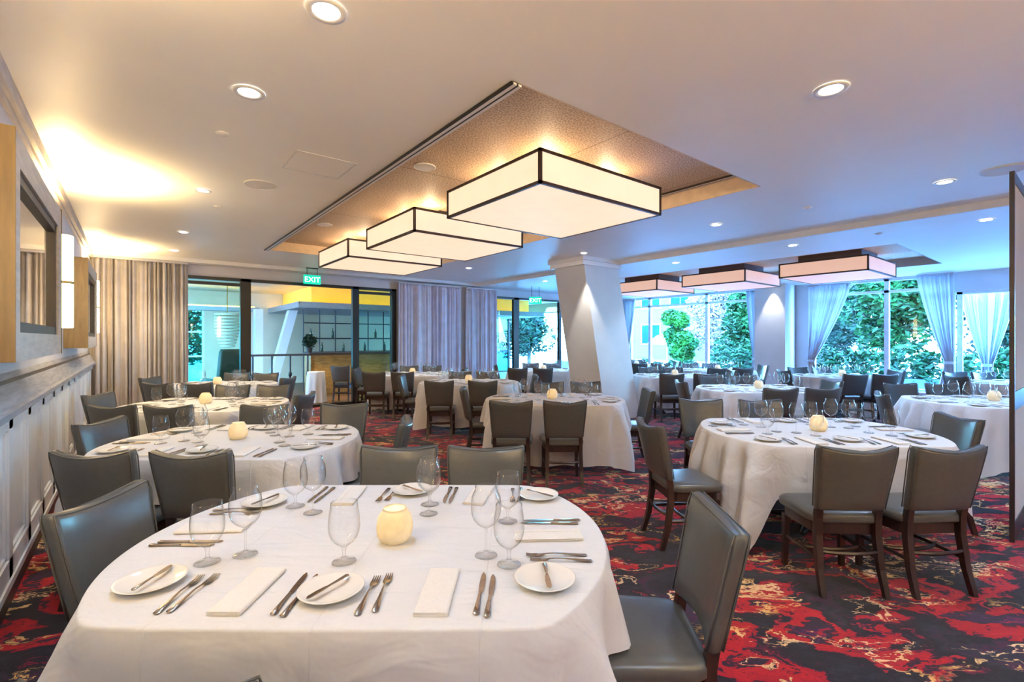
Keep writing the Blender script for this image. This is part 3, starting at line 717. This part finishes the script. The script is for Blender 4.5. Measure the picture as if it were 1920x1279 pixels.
# ------------------------------------------------------------------ tables
SX, RAD, TZ = .600, .846, .752
def edge(th, s=SX, rad=RAD):
    a = s/max(1e-3, abs(math.sin(th))); k = 34.
    return (a**-k + rad**-k)**(-1/k)
def make_table():
    t = empty('flip_top_table', link=False)
    n = 96
    def lp(z, off): return [((edge(2*PI*j/n)+off)*math.cos(2*PI*j/n), (edge(2*PI*j/n)+off)*math.sin(2*PI*j/n), z) for j in range(n)]
    raw('table_top', MB().loops([lp(TZ-.03,-.006), lp(TZ-.027,0), lp(TZ-.004,0), lp(TZ,-.006)]), M['darkwood'], 40, t)
    raw('pedestal', MB().lathe([(.07,.05),(.055,.08),(.045,.2),(.045,.6),(.07,.68),(.16,.715),(.16,.7215)], 24), M['blackmetal'], 50, t)
    b = MB()
    for k in range(4):
        a = k*PI/2+PI/4; b.tube([(.03*math.cos(a),.03*math.sin(a),.055),(.18*math.cos(a),.18*math.sin(a),.04),(.33*math.cos(a),.33*math.sin(a),.016)], [.04,.03,.016], 8)
    raw('pedestal_foot', b, M['blackmetal'], 50, t)
    return t
TABLE = make_table()

def drop_at(keys, deg):
    ks = sorted(keys); deg %= 360
    ks = [(ks[-1][0]-360, ks[-1][1])] + ks + [(ks[0][0]+360, ks[0][1])]
    for (a, da), (b, db) in zip(ks[:-1], ks[1:]):
        if a <= deg <= b:
            t = (deg-a)/max(1e-6, b-a); t = t*t*(3-2*t); return da+(db-da)*t
    return .27
SHORT, LONGC = .262, .56
def drops(front='s', back='s', left='s', right='s', cFL=LONGC, cFR=LONGC, cBL=LONGC, cBR=LONGC):
    v = {'s': SHORT, 'm': .31, 'l': .66}
    f, b, l, r = v[front], v[back], v[left], v[right]
    k = [(0,r),(20,r),(34,cBR),(45,cBR*.9 if b > .5 else min(b+.03, max(b, cBR))),(50,cBR*.8 if b > .5 else b),(59,b),(90,b),(121,b),(130,cBL*.8 if b > .5 else b),(135,cBL*.9 if b > .5 else min(b+.03, max(b, cBL))),(146,cBL),(160,l),(180,l),(200,l),
         (214,cFL),(225,cFL*.95 if f > .5 else f+.03),(230,cFL*.9 if f > .5 else f),(239,f),(270,f),(301,f),(310,cFR*.9 if f > .5 else f),(315,cFR*.95 if f > .5 else f+.03),(326,cFR),(340,r)]
    return k
def cloth_mesh(keys, seed):
    n = 240; rnd = random.Random(seed); ph = rnd.uniform(0, 6); ph2 = rnd.uniform(0, 6); z0 = TZ+.008
    rows = []
    cs = [2*PI*j/n for j in range(n)]
    e = [edge(t)+.006 for t in cs]
    for k in (.02, .35, .7, .9, .97):
        rows.append([(e[j]*k*math.cos(t), e[j]*k*math.sin(t), z0) for j, t in enumerate(cs)])
    for oo, zz in ((-.012, 0), (-.003, -.0006), (.002, -.003), (.0045, -.008)):
        rows.append([((e[j]+oo)*math.cos(t), (e[j]+oo)*math.sin(t), z0+zz) for j, t in enumerate(cs)])
    dr = [drop_at(keys, math.degrees(t)) for t in cs]
    NR = 12
    corners = [(a, 1) for a, v in keys if a in (34, 146, 214, 326) and v > .5]
    for i in range(1, NR+1):
        q = i/NR; row = []
        for j, t in enumerate(cs):
            d = dr[j]*q
            curv = min(1, max(0, (abs(math.cos(t))-.55)/.25))          # rounded leaves fold more than the straight sides
            longer = min(1, max(0, (dr[j]-.3)/.25))
            a = (.006+.075*curv)*(.85+.15*longer)*min(1, d/.26)
            fold = math.sin(t*23+ph+1.3*math.sin(3*t+ph2))*.7+math.sin(t*37+ph2)*.3
            out = .007+.010*min(1, d/.05)+(.050*longer*curv)*(d/.6) + a*(fold*.75+.25) + .004*math.sin(d*22+t*9)*longer
            dg = math.degrees(t)
            for a0, dd in corners: out += .055*math.exp(-(((dg-a0+180) % 360-180)/6.5)**2)*min(1, d/.5)*dd
            rr = e[j]+max(.005, out)
            z = z0-d-.010 + .012*math.sin(t*9+ph)*q*longer
            row.append((rr*math.cos(t), rr*math.sin(t), max(.008, z)))
        rows.append(row)
    mb = MB().loops(rows, True, False)
    me = mb.mesh('tablecloth', M['linen'], True)
    return me

def local(cx, cy, u, v):                            # u along the room diagonal to the right, v away from the entrance
    return cx+u*CA-v*SA, cy+u*SA+v*CA
FACE = {'F': 0, 'B': PI, 'L': -PI/2, 'R': PI/2}
SEATNAME = {'FL':'front left','FR':'front right','BL':'back left','BR':'back right','L':'left end','R':'right end'}
def seat_frame(kind, off):                          # edge point of a seat and its inward direction (table frame)
    c = kind[0]
    if c == 'F': return (off, -SX), 0
    if c == 'B': return (off, SX), PI
    if c == 'L': return (-RAD+.02, off), -PI/2
    return (RAD-.02, off), PI/2

def set_place(tb, cx, cy, kind, off, phrase, cutlery, seed, tweak=None):
    rnd = random.Random(seed)
    (eu, ev), fr = seat_frame(kind, off)
    where = SEATNAME[kind]+' seat of '+phrase
    zt = TZ+.0085
    def put(src, u, v, rz, label, cat, group, z=zt, jit=.006):
        u += rnd.uniform(-jit, jit); v += rnd.uniform(-jit, jit)
        lu, lv = eu+u*math.cos(fr)-v*math.sin(fr), ev+u*math.sin(fr)+v*math.cos(fr)
        x, y = local(cx, cy, lu, lv)
        return dup(src, (x, y, z), AXIS+fr+rz+rnd.uniform(-.06, .06), label, cat, group)
    tw = tweak or {}
    gu, gv = tw.get('goblet', (.165, .37)); wu, wv = tw.get('wine') or (.075, .48)
    put(GOBLET, gu, gv, 0, 'clear short-stemmed water goblet at '+where, 'glass', 'water goblets on '+phrase)
    if tw.get('wine', 1): put(WINE, wu, wv, 0, 'clear tall-stemmed wine glass at '+where, 'glass', 'wine glasses on '+phrase)
    put(NAPKIN, 0, .175, rnd.uniform(-.12, .12), 'folded white napkin at '+where, 'napkin', 'folded napkins on '+phrase)
    pu, pv = tw.get('plate', (-.295, .20))
    p = put(PLATE, pu, pv, 0, 'small white bread plate at '+where, 'plate', 'bread plates on '+phrase)
    if cutlery:
        a = tw.get('butter', .35)
        put(BUTTER, pu, pv, a, 'butter knife on bread plate at '+where, 'knife', 'butter knives on '+phrase, z=zt+.0185, jit=.002)
        put(FORK, -.155, .165, 0, 'inner steel fork at '+where, 'fork', 'forks on '+phrase, jit=.003)
        put(FORK, -.192, .155, 0, 'outer steel fork at '+where, 'fork', 'forks on '+phrase, jit=.003)
        put(KNIFE, .125, .165, PI*0, 'inner steel table knife at '+where, 'knife', 'table knives on '+phrase, jit=.003)
        put(KNIFE, .158, .155, 0, 'outer steel table knife at '+where, 'knife', 'table knives on '+phrase, jit=.003)

def seat_chair(cx, cy, kind, off, dist, phrase, turn=0.):
    c = kind[0]
    u, v = {'F': (off, -dist), 'B': (off, dist), 'L': (-dist, off), 'R': (dist, off)}[c]
    x, y = local(cx, cy, u, v)
    dup(CHAIR, (x, y, 0), AXIS+FACE[c]+turn, 'grey leather dining chair with dark legs at '+SEATNAME[kind]+' of '+phrase, 'chair', 'grey dining chairs around '+phrase)

N0 = .72; E0 = .86
def std(**over):
    d = dict(FL=(-.265,N0), FR=(.265,N0), BL=(-.265,N0), BR=(.265,N0), L=(0,E0), R=(0,E0)); d.update(over)
    return {k: v for k, v in d.items() if v}
# name, centre, phrase, look, chairs (offset along the side, distance), seats, cutlery, drops
TABLES = [
 ('nearest', .734, 1.753, 'the nearest table', std(FL=(-.17,.71,.02), FR=None, BL=(-.14,.67,.0), BR=(.355,.66,-.02), L=(.05,.83,.0), R=(-.10,.97,-.06)),
    dict(FL=-.26, FR=.29, BL=-.25, BR=.36, L=.04, R=-.04), True, drops(cFR=.70, cFL=.62, cBR=SHORT)),
 ('second', .607, 4.046, 'the second wall-side table', std(FL=(-.28,.64,.02), FR=(.27,.64,-.02), BL=(-.30,.70,0), BR=(.43,.79,.04), L=(.10,.83), R=(.1,.93,.15)), None, True, drops(cFR=.66, cBR=SHORT, cBL=SHORT)),
 ('third', .66, 6.48, 'the third wall-side table', std(L=(0,.95,.1)), None, True, drops(cFR=.6)),
 ('curtain', 1.1, 9.1, 'the table by beige curtain', std(), None, False, drops()),
 ('column', 4.1, 4.34, 'the table before leaning column', std(FL=(-.53,.84), FR=(.0,.84,.02), BL=(.01,.72,.02), BR=(.54,.80,-.02), L=(.14,.86,.1), R=(-.05,.88)), dict(FL=-.29, FR=.29, BL=-.29, BR=.29, L=0, R=0), True, drops(front='l', cFR=.735, cFL=.7, cBR=SHORT, cBL=SHORT)),
 ('middle', 4.55, 6.95, 'the table left of column', std(FL=(-.36,.84), FR=(.30,.84), L=(0,.90)), None, False, drops(front='l', cFL=.7)),
 ('bluecurtain', 4.66, 9.35, 'the table by bluish curtain', std(FL=(-.50,.84), FR=(.05,.84), L=(.0,.92)), None, False, drops(front='l', cFL=.7)),
 ('right', 4.34, 1.54, 'the right foreground table', std(FL=(-.455,.865,-.04), FR=(.045,.86,.08), BL=(-.5,.80), BR=(.1,.74), L=(-.29,1.15,.10), R=(-.02,.86,-.1)), dict(FL=-.29, FR=.29, BL=-.29, BR=.29, L=0, R=0), True, drops(front='m', left='l', cFL=.738, cFR=.5, cBL=SHORT)),
 ('rightsecond', 7.35, 3.37, 'the table behind right foreground', std(FL=(-.28,.84), FR=(.27,.84), L=(-.1,.90)), None, True, drops(front='l', cFL=.7)),
 ('rightcolumn', 8.64, 5.58, 'the table right of column', std(FL=(-.45,.86), FR=(.15,.84), L=None), None, False, drops(front='l', left='l')),
 ('glazing', 7.75, 8.6, 'the table by back glazing', std(FL=(-.62,.84), FR=(-.08,.84)), None, False, drops(front='l', cFR=.7)),
 ('screen', 8.05, .93, 'the table beside dark screen', std(FL=None, FR=None, BL=(-.3,.74), L=(-.30,1.22,-.45), R=None), dict(FL=-.29, FR=.29, BL=-.29, BR=.29, L=0), True, drops(front='l', left='l', cFL=.735, cFR=.72)),
 ('windowlamp', 11.16, 3.48, 'the window table under lamp', std(FL=(-.5,.84), FR=(.05,.84)), None, False, drops(front='l')),
 ('tied', 11.85, 1.0, 'the table by tied curtains', std(FR=None, R=None), None, False, drops(front='l')),
 ('pillar', 11.0, 6.0, 'the table before window pillar', std(FL=(-.45,.84), FR=(.1,.84), L=(0,.95)), None, False, drops(front='l')),
 ('corner', 11.2, 8.45, 'the farthest corner table', std(), None, False, drops(front='l')),
]
LOOK = {'nearest': 'dark pedestal table hidden under the nearest white cloth'}
VPOS = {'nearest': (.08, -.07)}
for ti, (key, cx, cy, phrase, chairs, seats, cutlery, keys) in enumerate(TABLES):
    dup(TABLE, (cx, cy, 0), AXIS, 'dark pedestal table beneath the cloth of '+phrase, 'table', 'dining tables')
    o = obj('tablecloth', cloth_mesh(keys, 40+ti), None) if False else bpy.data.objects.new('tablecloth', cloth_mesh(keys, 40+ti))
    COL.objects.link(o); o.location = (cx, cy, 0); o.rotation_euler = (0, 0, AXIS)
    tag(o, 'white linen tablecloth draped over '+phrase, 'tablecloth', 'white tablecloths')
    for k, v in chairs.items():
        ang = {'F': 270, 'B': 90, 'L': 180, 'R': 0}[k[0]]
        if drop_at(keys, ang) > .5: v = (v[0], max(v[1], .85 if k[0] in 'FB' else 1.06)) + tuple(v[2:])
        seat_chair(cx, cy, k, v[0], v[1], phrase, v[2] if len(v) > 2 else (R()-.5)*.1)
    ss = seats or dict(FL=-.29, FR=.29, BL=-.29, BR=.29, L=0, R=0)
    for si, (k, off) in enumerate(ss.items()):
        tw = None
        if key == 'nearest':
            tw = {'FL': dict(goblet=(.21,.355), wine=None, plate=(-.315,.215), butter=.0), 'FR': dict(goblet=(.215,.335), wine=(.135,.405), plate=(-.31,.165), butter=2.65),
                  'L': dict(goblet=(.29,.335), wine=(.235,.43), plate=(-.28,.23), butter=1.2), 'R': dict(goblet=(.15,.33), wine=None, plate=(-.33,.21), butter=-.55+PI/2+.6),
                  'BR': dict(goblet=(.22,.29), wine=(.20,.405), plate=(-.28,.19), butter=.9), 'BL': dict(goblet=(.19,.31), wine=(.09,.39), plate=(-.28,.12), butter=.8)}[k]
        set_place(o, cx, cy, k, off, phrase, cutlery, 1000*ti+si, tw)
    vu, vv = VPOS.get(key, ((R()-.5)*.06, (R()-.5)*.06))
    x, y = local(cx, cy, vu, vv)
    dup(VOTIVE, (x, y, TZ+.0085), R()*6, 'round amber glass candle holder glowing on '+phrase, 'candle holder', 'candle holders on the tables')

# ------------------------------------------------------------------ the bar beyond the back glazing
B1 = 17.5
struct('floor_bar', MB().box(LX-3.4, BY+.1, -.12, RX+.25, B1+.2, 0), M['barfloor'])
struct('ceiling_bar', MB().box(LX-3.4, BY+.1, 3.0, RX+.25, B1+.2, 3.3), M['barwall'])
struct('wall_bar_back', MB().box(1.72, B1, 0, 11.7, B1+.2, 3.0).box(LX-3.4, B1, 2.5, 1.72, B1+.2, 3.0).box(11.7, B1, 2.5, RX+.25, B1+.2, 3.0), M['barwall'])
struct('wall_bar_left', MB().box(LX-3.4, BY+.1, 0, LX-3.2, B1+.2, 3.0), M['barwall'])
struct('wall_bar_right', MB().box(RX, BY+.1, 0, RX+.25, 12.2, 3.0).box(RX, 12.2, 2.6, RX+.25, B1+.2, 3.0), M['barwall'])
glazing('window_6', [(-3.8,-3.72), (-1.6,-1.5), (.3,.38), (1.1,1.16), (1.66,1.72)], 0, 2.5, B1+.05, M['whitemetal'], M['tintpane'], rails=[(-3.8,1.72,.95,.05),(-3.8,1.72,1.7,.05)])
glazing('window_7', [(11.7,11.8), (12.6,12.7), (13.62,13.7)], 0, 2.5, B1+.05, M['blackmetal'], M['tintpane'])
# dropped canopy over the bar with a yellow cove
can = MB().box(3.5, 13.7, 2.36, 12.4, B1-.02, 2.46)
struct('ceiling_canopy', can, M['ledge2'])
struct('trim_15', MB().box(3.95, 14.15, 2.46, 12.0, B1-.05, 3.0), M['covewall'])
led = MB().box(3.62, 13.82, 2.462, 3.68, B1-.1, 2.485).box(3.62, 13.82, 2.462, 12.3, 13.88, 2.485)
tag(obj('cove_light_strip', led, M['led']), 'hidden yellow cove light strip on top of the bar canopy', 'light strip')
struct('trim_16', MB().box(3.5, 13.7, 2.46, 3.53, B1-.02, 2.52).box(3.5, 13.7, 2.46, 12.4, 13.73, 2.52), M['ledge2'])
# second yellow cove at the left of the bar
struct('trim_17', MB().box(LX-3.2, 15.6, 2.30, 2.9, 16.0, 2.42), M['ledge2'])
tag(obj('cove_light_strip', MB().box(LX-3.0, 15.75, 2.422, 2.8, 15.9, 2.45), M['led']), 'yellow cove strip over the left of the bar', 'light strip')
# bar counter
t = empty('bar_counter', (5.2, 13.2, 0)); tag(t, 'brown wooden bar counter with a dark top behind the glass', 'bar counter')
obj('counter_front', MB().box(-1.6, -.25, .1, 2.4, .3, 1.08).box(-1.6, -.2, 0, 2.4, .25, .1), M['barwood'], parent=t)
obj('counter_top', MB().box(-1.66, -.34, 1.08, 2.46, .36, 1.14), M['bartop'], parent=t)
pn = MB()
for k in range(6): pn.box(-1.5+k*.66, -.265, .2, -1.5+k*.66+.52, -.25, .98)
obj('counter_panel', pn, M['barwood'], parent=t)
# back bar shelves
t = empty('bar_shelving', (5.3, 14.4, 0)); tag(t, 'black metal shelving grid behind the bar counter', 'shelving')
f = MB()
for x in (-1.5,-1.05,-.6,-.1,.4,.9,1.4,1.9): f.tube([(x,0,0),(x,0,2.36)], .016, 6)
for z in (1.1,1.5,1.95): f.box(-1.5, -.02, z, 1.9, .02, z+.03)
obj('shelf_grid', f, M['blackmetal'], parent=t)
for z in (1.12, 1.52): obj('shelf', MB().box(-1.48, -.13, z, 1.88, .13, z+.02), M['bartop'], parent=t)
for k in range(9):
    x = 3.95+k*.32+R()*.05; z = 1.14 if k % 2 else 1.54
    b = raw('spirit_bottle', MB().lathe([(.03,0),(.034,.005),(.034,.16),(.03,.18),(.012,.21),(.012,.27),(.014,.275)], 14), M['bottle'], True)
    COL.objects.link(b); b.location = (x, 14.32, z+.001)
    tag(b, ('dark bottle on the upper bar shelf' if z > 1.3 else 'dark bottle on the lower bar shelf'), 'bottle', 'bottles on the bar shelving')
# railing left of the counter
t = empty('bar_railing', (2.75, 12.9, 0)); tag(t, 'dark railing with posts left of the bar counter', 'railing')
obj('handrail', MB().box(-.55, -.035, 1.08, .78, .035, 1.13), M['bartop'], parent=t)
for k in range(4):
    obj('baluster', MB().tube([(-.5+k*.42,0,0),(-.5+k*.42,0,1.08)], .022, 8).lathe([(.02,.55),(.04,.58),(.045,.62),(.04,.66),(.02,.69)], 12, cx=-.5+k*.42), M['blackmetal'], parent=t)
# leaning white columns in the bar
struct('column_bar_straight', MB().box(2.72, 15.2, 0, 2.92, 15.5, 2.36), M['trim'])
struct('column_bar_leaning', MB().loops(column_rows(3.62, 3.86, 15.2, 15.5, [0, 2.36], -.26, 0, 2.36)), M['trim'])
t = empty('potted_plant', (3.62, 13.15, 1.14)); tag(t, 'small dark potted plant on the left end of the bar counter', 'plant')
# armchair and chandelier seen through the left pane
t = empty('lounge_armchair', (1.62, 12.5, 0), .3); tag(t, 'dark green high-backed armchair beyond the left glass pane', 'armchair')
obj('seat', MB().loops([[(x, y, z) for x, y in rrect(.62-2*i, .6-2*i, .08)] for z, i in ((.2,.01),(.22,0),(.42,0),(.46,.03))]), M['greenleather'], 50, t)
obj('backrest', MB().loops([[(x*(1-.12*(z-.4)), y-.28-.12*(z-.4), z) for x, y in rrect(.64-2*i, .14-2*i, .06)] for z, i in ((.3,.01),(.32,0),(.8,0),(1.22,0),(1.28,.03))]), M['greenleather'], 50, t)
for s_ in (-1, 1): obj('armrest', MB().loops([[(x+s_*.33, y, z) for x, y in rrect(.10-2*i, .58-2*i, .04)] for z, i in ((.2,.01),(.22,0),(.6,0),(.63,.02))]), M['greenleather'], 50, t)
for sx in (-1, 1):
    for sy in (-1, 1): obj('leg', MB().tube([(sx*.25,sy*.24,.2),(sx*.28,sy*.27,0)], [.025,.015]), M['darkwood'], parent=t)
t = empty('tiered_chandelier', (2.0, 15.0, 1.28)); tag(t, 'tapering tiered crystal chandelier hanging beyond the left pane', 'chandelier')
for k in range(11):
    r0 = .18+.125*math.sin(min(1, k/7)*PI/2); z = k*.085
    obj('tier', MB().lathe([(r0*.8,z),(r0,z+.012),(r0,z+.058),(r0*.8,z+.062)], 26), M['crystal'], 40, t)
obj('stem', MB().tube([(0,0,0),(0,0,1.72)], .012), M['brass'], parent=t)
# chair and table in the doorway of the bar
cx, cy = 3.62, 12.15
dup(CHAIR, (3.98, 11.55, 0), AXIS, 'grey leather chair standing beyond the open glass doorway', 'chair', 'chairs beyond the glazing')

downlight(4.6, 12.4, 3.0, 110, (1,.72,.30), 'added fill downlight over the front of the bar counter', .08)  # two warm downlights added to brighten the counter front
downlight(2.2, 12.2, 3.0, 90, (1,.78,.42), 'added fill downlight in the bar left of the counter', .08)
t = empty('draped_stand', (3.40, 11.80, 0)); tag(t, 'small stand under a floor-length cream cloth beside the doorway chair', 'side table')
obj('stand_top', MB().lathe([(.19,.70),(.19,.725)], 24), M['darkwood'], parent=t)
obj('stand_cloth', MB().loops([[((r+f*.018*math.sin(9*a))*math.cos(a), (r+f*.018*math.sin(9*a))*math.sin(a), z) for a in [2*PI*k/72 for k in range(72)]] for r, z, f in ((.02,.732,0),(.19,.732,0),(.197,.72,.1),(.205,.5,.6),(.22,.2,1),(.235,.012,1.3))], True, False), M['linen'], True, t)
# ------------------------------------------------------------------ outdoors
struct('ground', MB().box(-25, -22, -.5, 60, 48, -.16), M['paving'])
def leaf_cloud(n, blobs, size, seed):
    rnd = random.Random(seed); mb = MB()
    tot = sum(b[3]**2 for b in blobs)
    for (bx, by, bz, br, sq) in blobs:
        for _ in range(int(n*br*br/tot)):
            while True:
                d = Vector((rnd.uniform(-1,1), rnd.uniform(-1,1), rnd.uniform(-1,1)))
                if .05 < d.length < 1: break
            d = d.normalized()*(.55+.45*rnd.random()**.5)*br; p = Vector((bx+d.x, by+d.y, bz+d.z*sq))
            a = Vector((rnd.uniform(-1,1), rnd.uniform(-1,1), rnd.uniform(-.6,.6))).normalized(); b = a.cross(Vector((rnd.uniform(-1,1), rnd.uniform(-1,1), rnd.uniform(-1,1)))).normalized()
            s = size*rnd.uniform(.6, 1.3); c = a.cross(b)*.18*s
            mb.add([p-a*s, p-b*s*.45+c, p+a*s, p+b*s*.45+c], [(0,1,2),(0,2,3)])
    return mb
def tree(x, y, h, rad, m, label, seed, n=2600, size=.17):
    rnd = random.Random(seed)
    t = empty('broadleaf_tree', (x, y, -.16)); tag(t, label, 'tree', 'trees outside the windows')
    blobs = [(rnd.uniform(-.55,.55)*rad, rnd.uniform(-.55,.55)*rad, h*rnd.uniform(.25,.95), rad*rnd.uniform(.4,.65), .85) for _ in range(18)]
    obj('foliage', leaf_cloud(n, blobs, size, seed), m, parent=t)
    tk = MB().tube([(0,0,0),(.05,.03,h*.3),(-.03,.06,h*.6)], [.13,.10,.05], 8)
    for b in blobs[:5]: tk.tube([(.03,.03,h*.3),(b[0]*.6,b[1]*.6,b[2]*.8),(b[0],b[1],b[2])], [.06,.04,.015], 6)
    obj('trunk', tk, M['bark'], True, t)
for i, a in enumerate([
        (21.5, 10.3, 5.0, 1.35, 'leaf', 'full green tree outside the left big window'),
        (24.6, 8.0, 5.6, 1.7, 'leafdark', 'dark green tree outside, behind the window pillar'),
        (20.8, 5.1, 5.2, 1.5, 'leaf', 'bushy green tree left of the white mullion'),
        (21.0, 1.8, 5.2, 1.5, 'leafdark', 'dark dense tree right of the white mullion'),
        (20.4, -1.7, 4.8, 1.5, 'leaf2', 'bright green tree outside the alcove window'),
        (27.0, 15.0, 4.8, 1.5, 'blossom', 'pale blossoming tree outside before the building'),
        (20.6, 13.0, 2.9, .75, 'leaf2', 'light green sapling left of the full green tree'),
        (29.5, 11.0, 6.5, 2.0, 'leafdark', 'tall dark tree behind the full green tree'),
        (26.5, 3.3, 6.8, 2.5, 'leafdark', 'tall dark tree far behind the white mullion'),
        (26.5, -3.2, 6.5, 2.5, 'leaf', 'tall tree outside at the far right'),
        (20.8, 17.2, 2.8, .7, 'leaf2', 'small young tree outside the far window corner'),
        (13.6, 20.6, 4.8, 1.8, 'leaf', 'green tree outside behind the bar'),
        (9.8, 23.5, 4.8, 1.8, 'leafdark', 'dark tree outside behind the bar, seen through the back glazing'),
        (18.0, 21.2, 4.6, 1.7, 'leafdark', 'tree outside the right corner of the bar'),
        (.6, 22.5, 4.6, 1.9, 'leaf', 'tree outside the left windows of the bar')]):
    tree(a[0], a[1], a[2], a[3], M[a[4]], a[5], 60+i, 9500, .125)
hb = leaf_cloud(9000, [(0, -7+k*.75, (.85 if k < 15 else .45)+.1*math.sin(k*2), (.62 if k < 15 else .38), .9) for k in range(22)], .11, 5)
t = empty('clipped_hedge', (17.3, 5.5, -.16)); tag(t, 'low green hedge in a stone planter outside the windows', 'hedge')
obj('foliage', hb, M['leaf'], parent=t); t.children[0]['kind'] = 'stuff'
obj('planter', MB().box(-.35, -7.4, 0, .35, 12.4, .55), M['planter'], parent=t)
t = bpy.data.objects['potted_plant']
obj('foliage', leaf_cloud(260, [(0,0,.30,.17,1.1)], .05, 9), M['leafdark'], parent=t)
obj('pot', MB().lathe([(.06,0),(.085,.14),(.075,.14)], 16), M['bartop'], 50, t)
# building across the street
t = empty('office_building', (33, 20, -.16)); tag(t, 'pale office building with teal windows across the street', 'building')
obj('wall', MB().box(0, -9, 0, 8, 8, 6.6), M['facade'], parent=t)
for r_ in range(2):
    for k in range(6):
        o = obj('window', MB().box(-.08, -8.2+k*2.7, 1.2+r_*2.9, .05, -8.2+k*2.7+1.9, 2.9+r_*2.9), M['whitemetal'], parent=t)
        obj('pane', MB().box(-.11, -8.1+k*2.7, 1.3+r_*2.9, -.07, -8.2+k*2.7+.93, 2.8+r_*2.9).box(-.11, -8.2+k*2.7+.98, 1.3+r_*2.9, -.07, -8.2+k*2.7+1.8, 2.8+r_*2.9), M['tealglass'], parent=o)
t = empty('market_parasol', (23.0, 15.4, -.16)); tag(t, 'orange market parasol on the street outside', 'parasol')
obj('canopy', MB().lathe([(1.05,1.35),(1.0,1.5),(.55,1.85),(.03,2.05)], 8, cap0=False), M['orange'], parent=t)
obj('pole', MB().tube([(0,0,0),(0,0,2.05)], .03), M['whitemetal'], parent=t)

# ------------------------------------------------------------------ daylight, camera, exposure
wd = bpy.data.worlds.new('sky'); scene.world = wd; wd.use_nodes = True
nt = wd.node_tree; nt.nodes.clear()
out = nt.nodes.new('ShaderNodeOutputWorld'); bg = nt.nodes.new('ShaderNodeBackground')
tc = nt.nodes.new('ShaderNodeTexCoord'); sp = nt.nodes.new('ShaderNodeSeparateXYZ'); rp = nt.nodes.new('ShaderNodeValToRGB')
L(nt, tc.outputs['Generated'], sp.inputs[0]); L(nt, sp.outputs['Z'], rp.inputs['Fac'])
rp.color_ramp.elements[0].position = 0; rp.color_ramp.elements[0].color = (.34,.66,1,1)
rp.color_ramp.elements[1].position = .7; rp.color_ramp.elements[1].color = (.11,.36,1,1)
L(nt, rp.outputs['Color'], bg.inputs['Color']); bg.inputs['Strength'].default_value = 40.0
L(nt, bg.outputs[0], out.inputs['Surface'])
for nm, yc, ln, zc, hh in (('portal_far', 8.45, 4.6, 1.6, 2.6), ('portal_mid', 3.56, 2.78, 1.6, 2.6), ('portal_near', 0, 4.4, 1.4, 2.2)):
    o = lamp(nm, 'AREA', (RX+.3, yc, zc), 1, (1,1,1), shape='RECTANGLE', size=hh, size_y=ln, rot=(0, PI/2, 0)); o.data.cycles.is_portal = True
    
cam = bpy.data.cameras.new('camera'); co = bpy.data.objects.new('camera', cam); COL.objects.link(co)
cam.sensor_width = 36; cam.lens = 899/1920*36; cam.shift_y = -3.5/1920; cam.clip_start = .05; cam.clip_end = 200
co.location = (0, 0, 1.5); co.rotation_euler = (PI/2, 0, AXIS)
scene.camera = co
vs = scene.view_settings; vs.view_transform = 'Standard'; vs.look = 'None'; vs.exposure = 1.0; vs.gamma = 1.0; vs.use_curve_mapping = False
cy = scene.cycles
cy.use_denoising = True; cy.max_bounces = 8; cy.diffuse_bounces = 4; cy.glossy_bounces = 3; cy.transparent_max_bounces = 24; cy.caustics_reflective = False; cy.caustics_refractive = False
cy.sample_clamp_indirect = 6.0; cy.use_light_tree = True
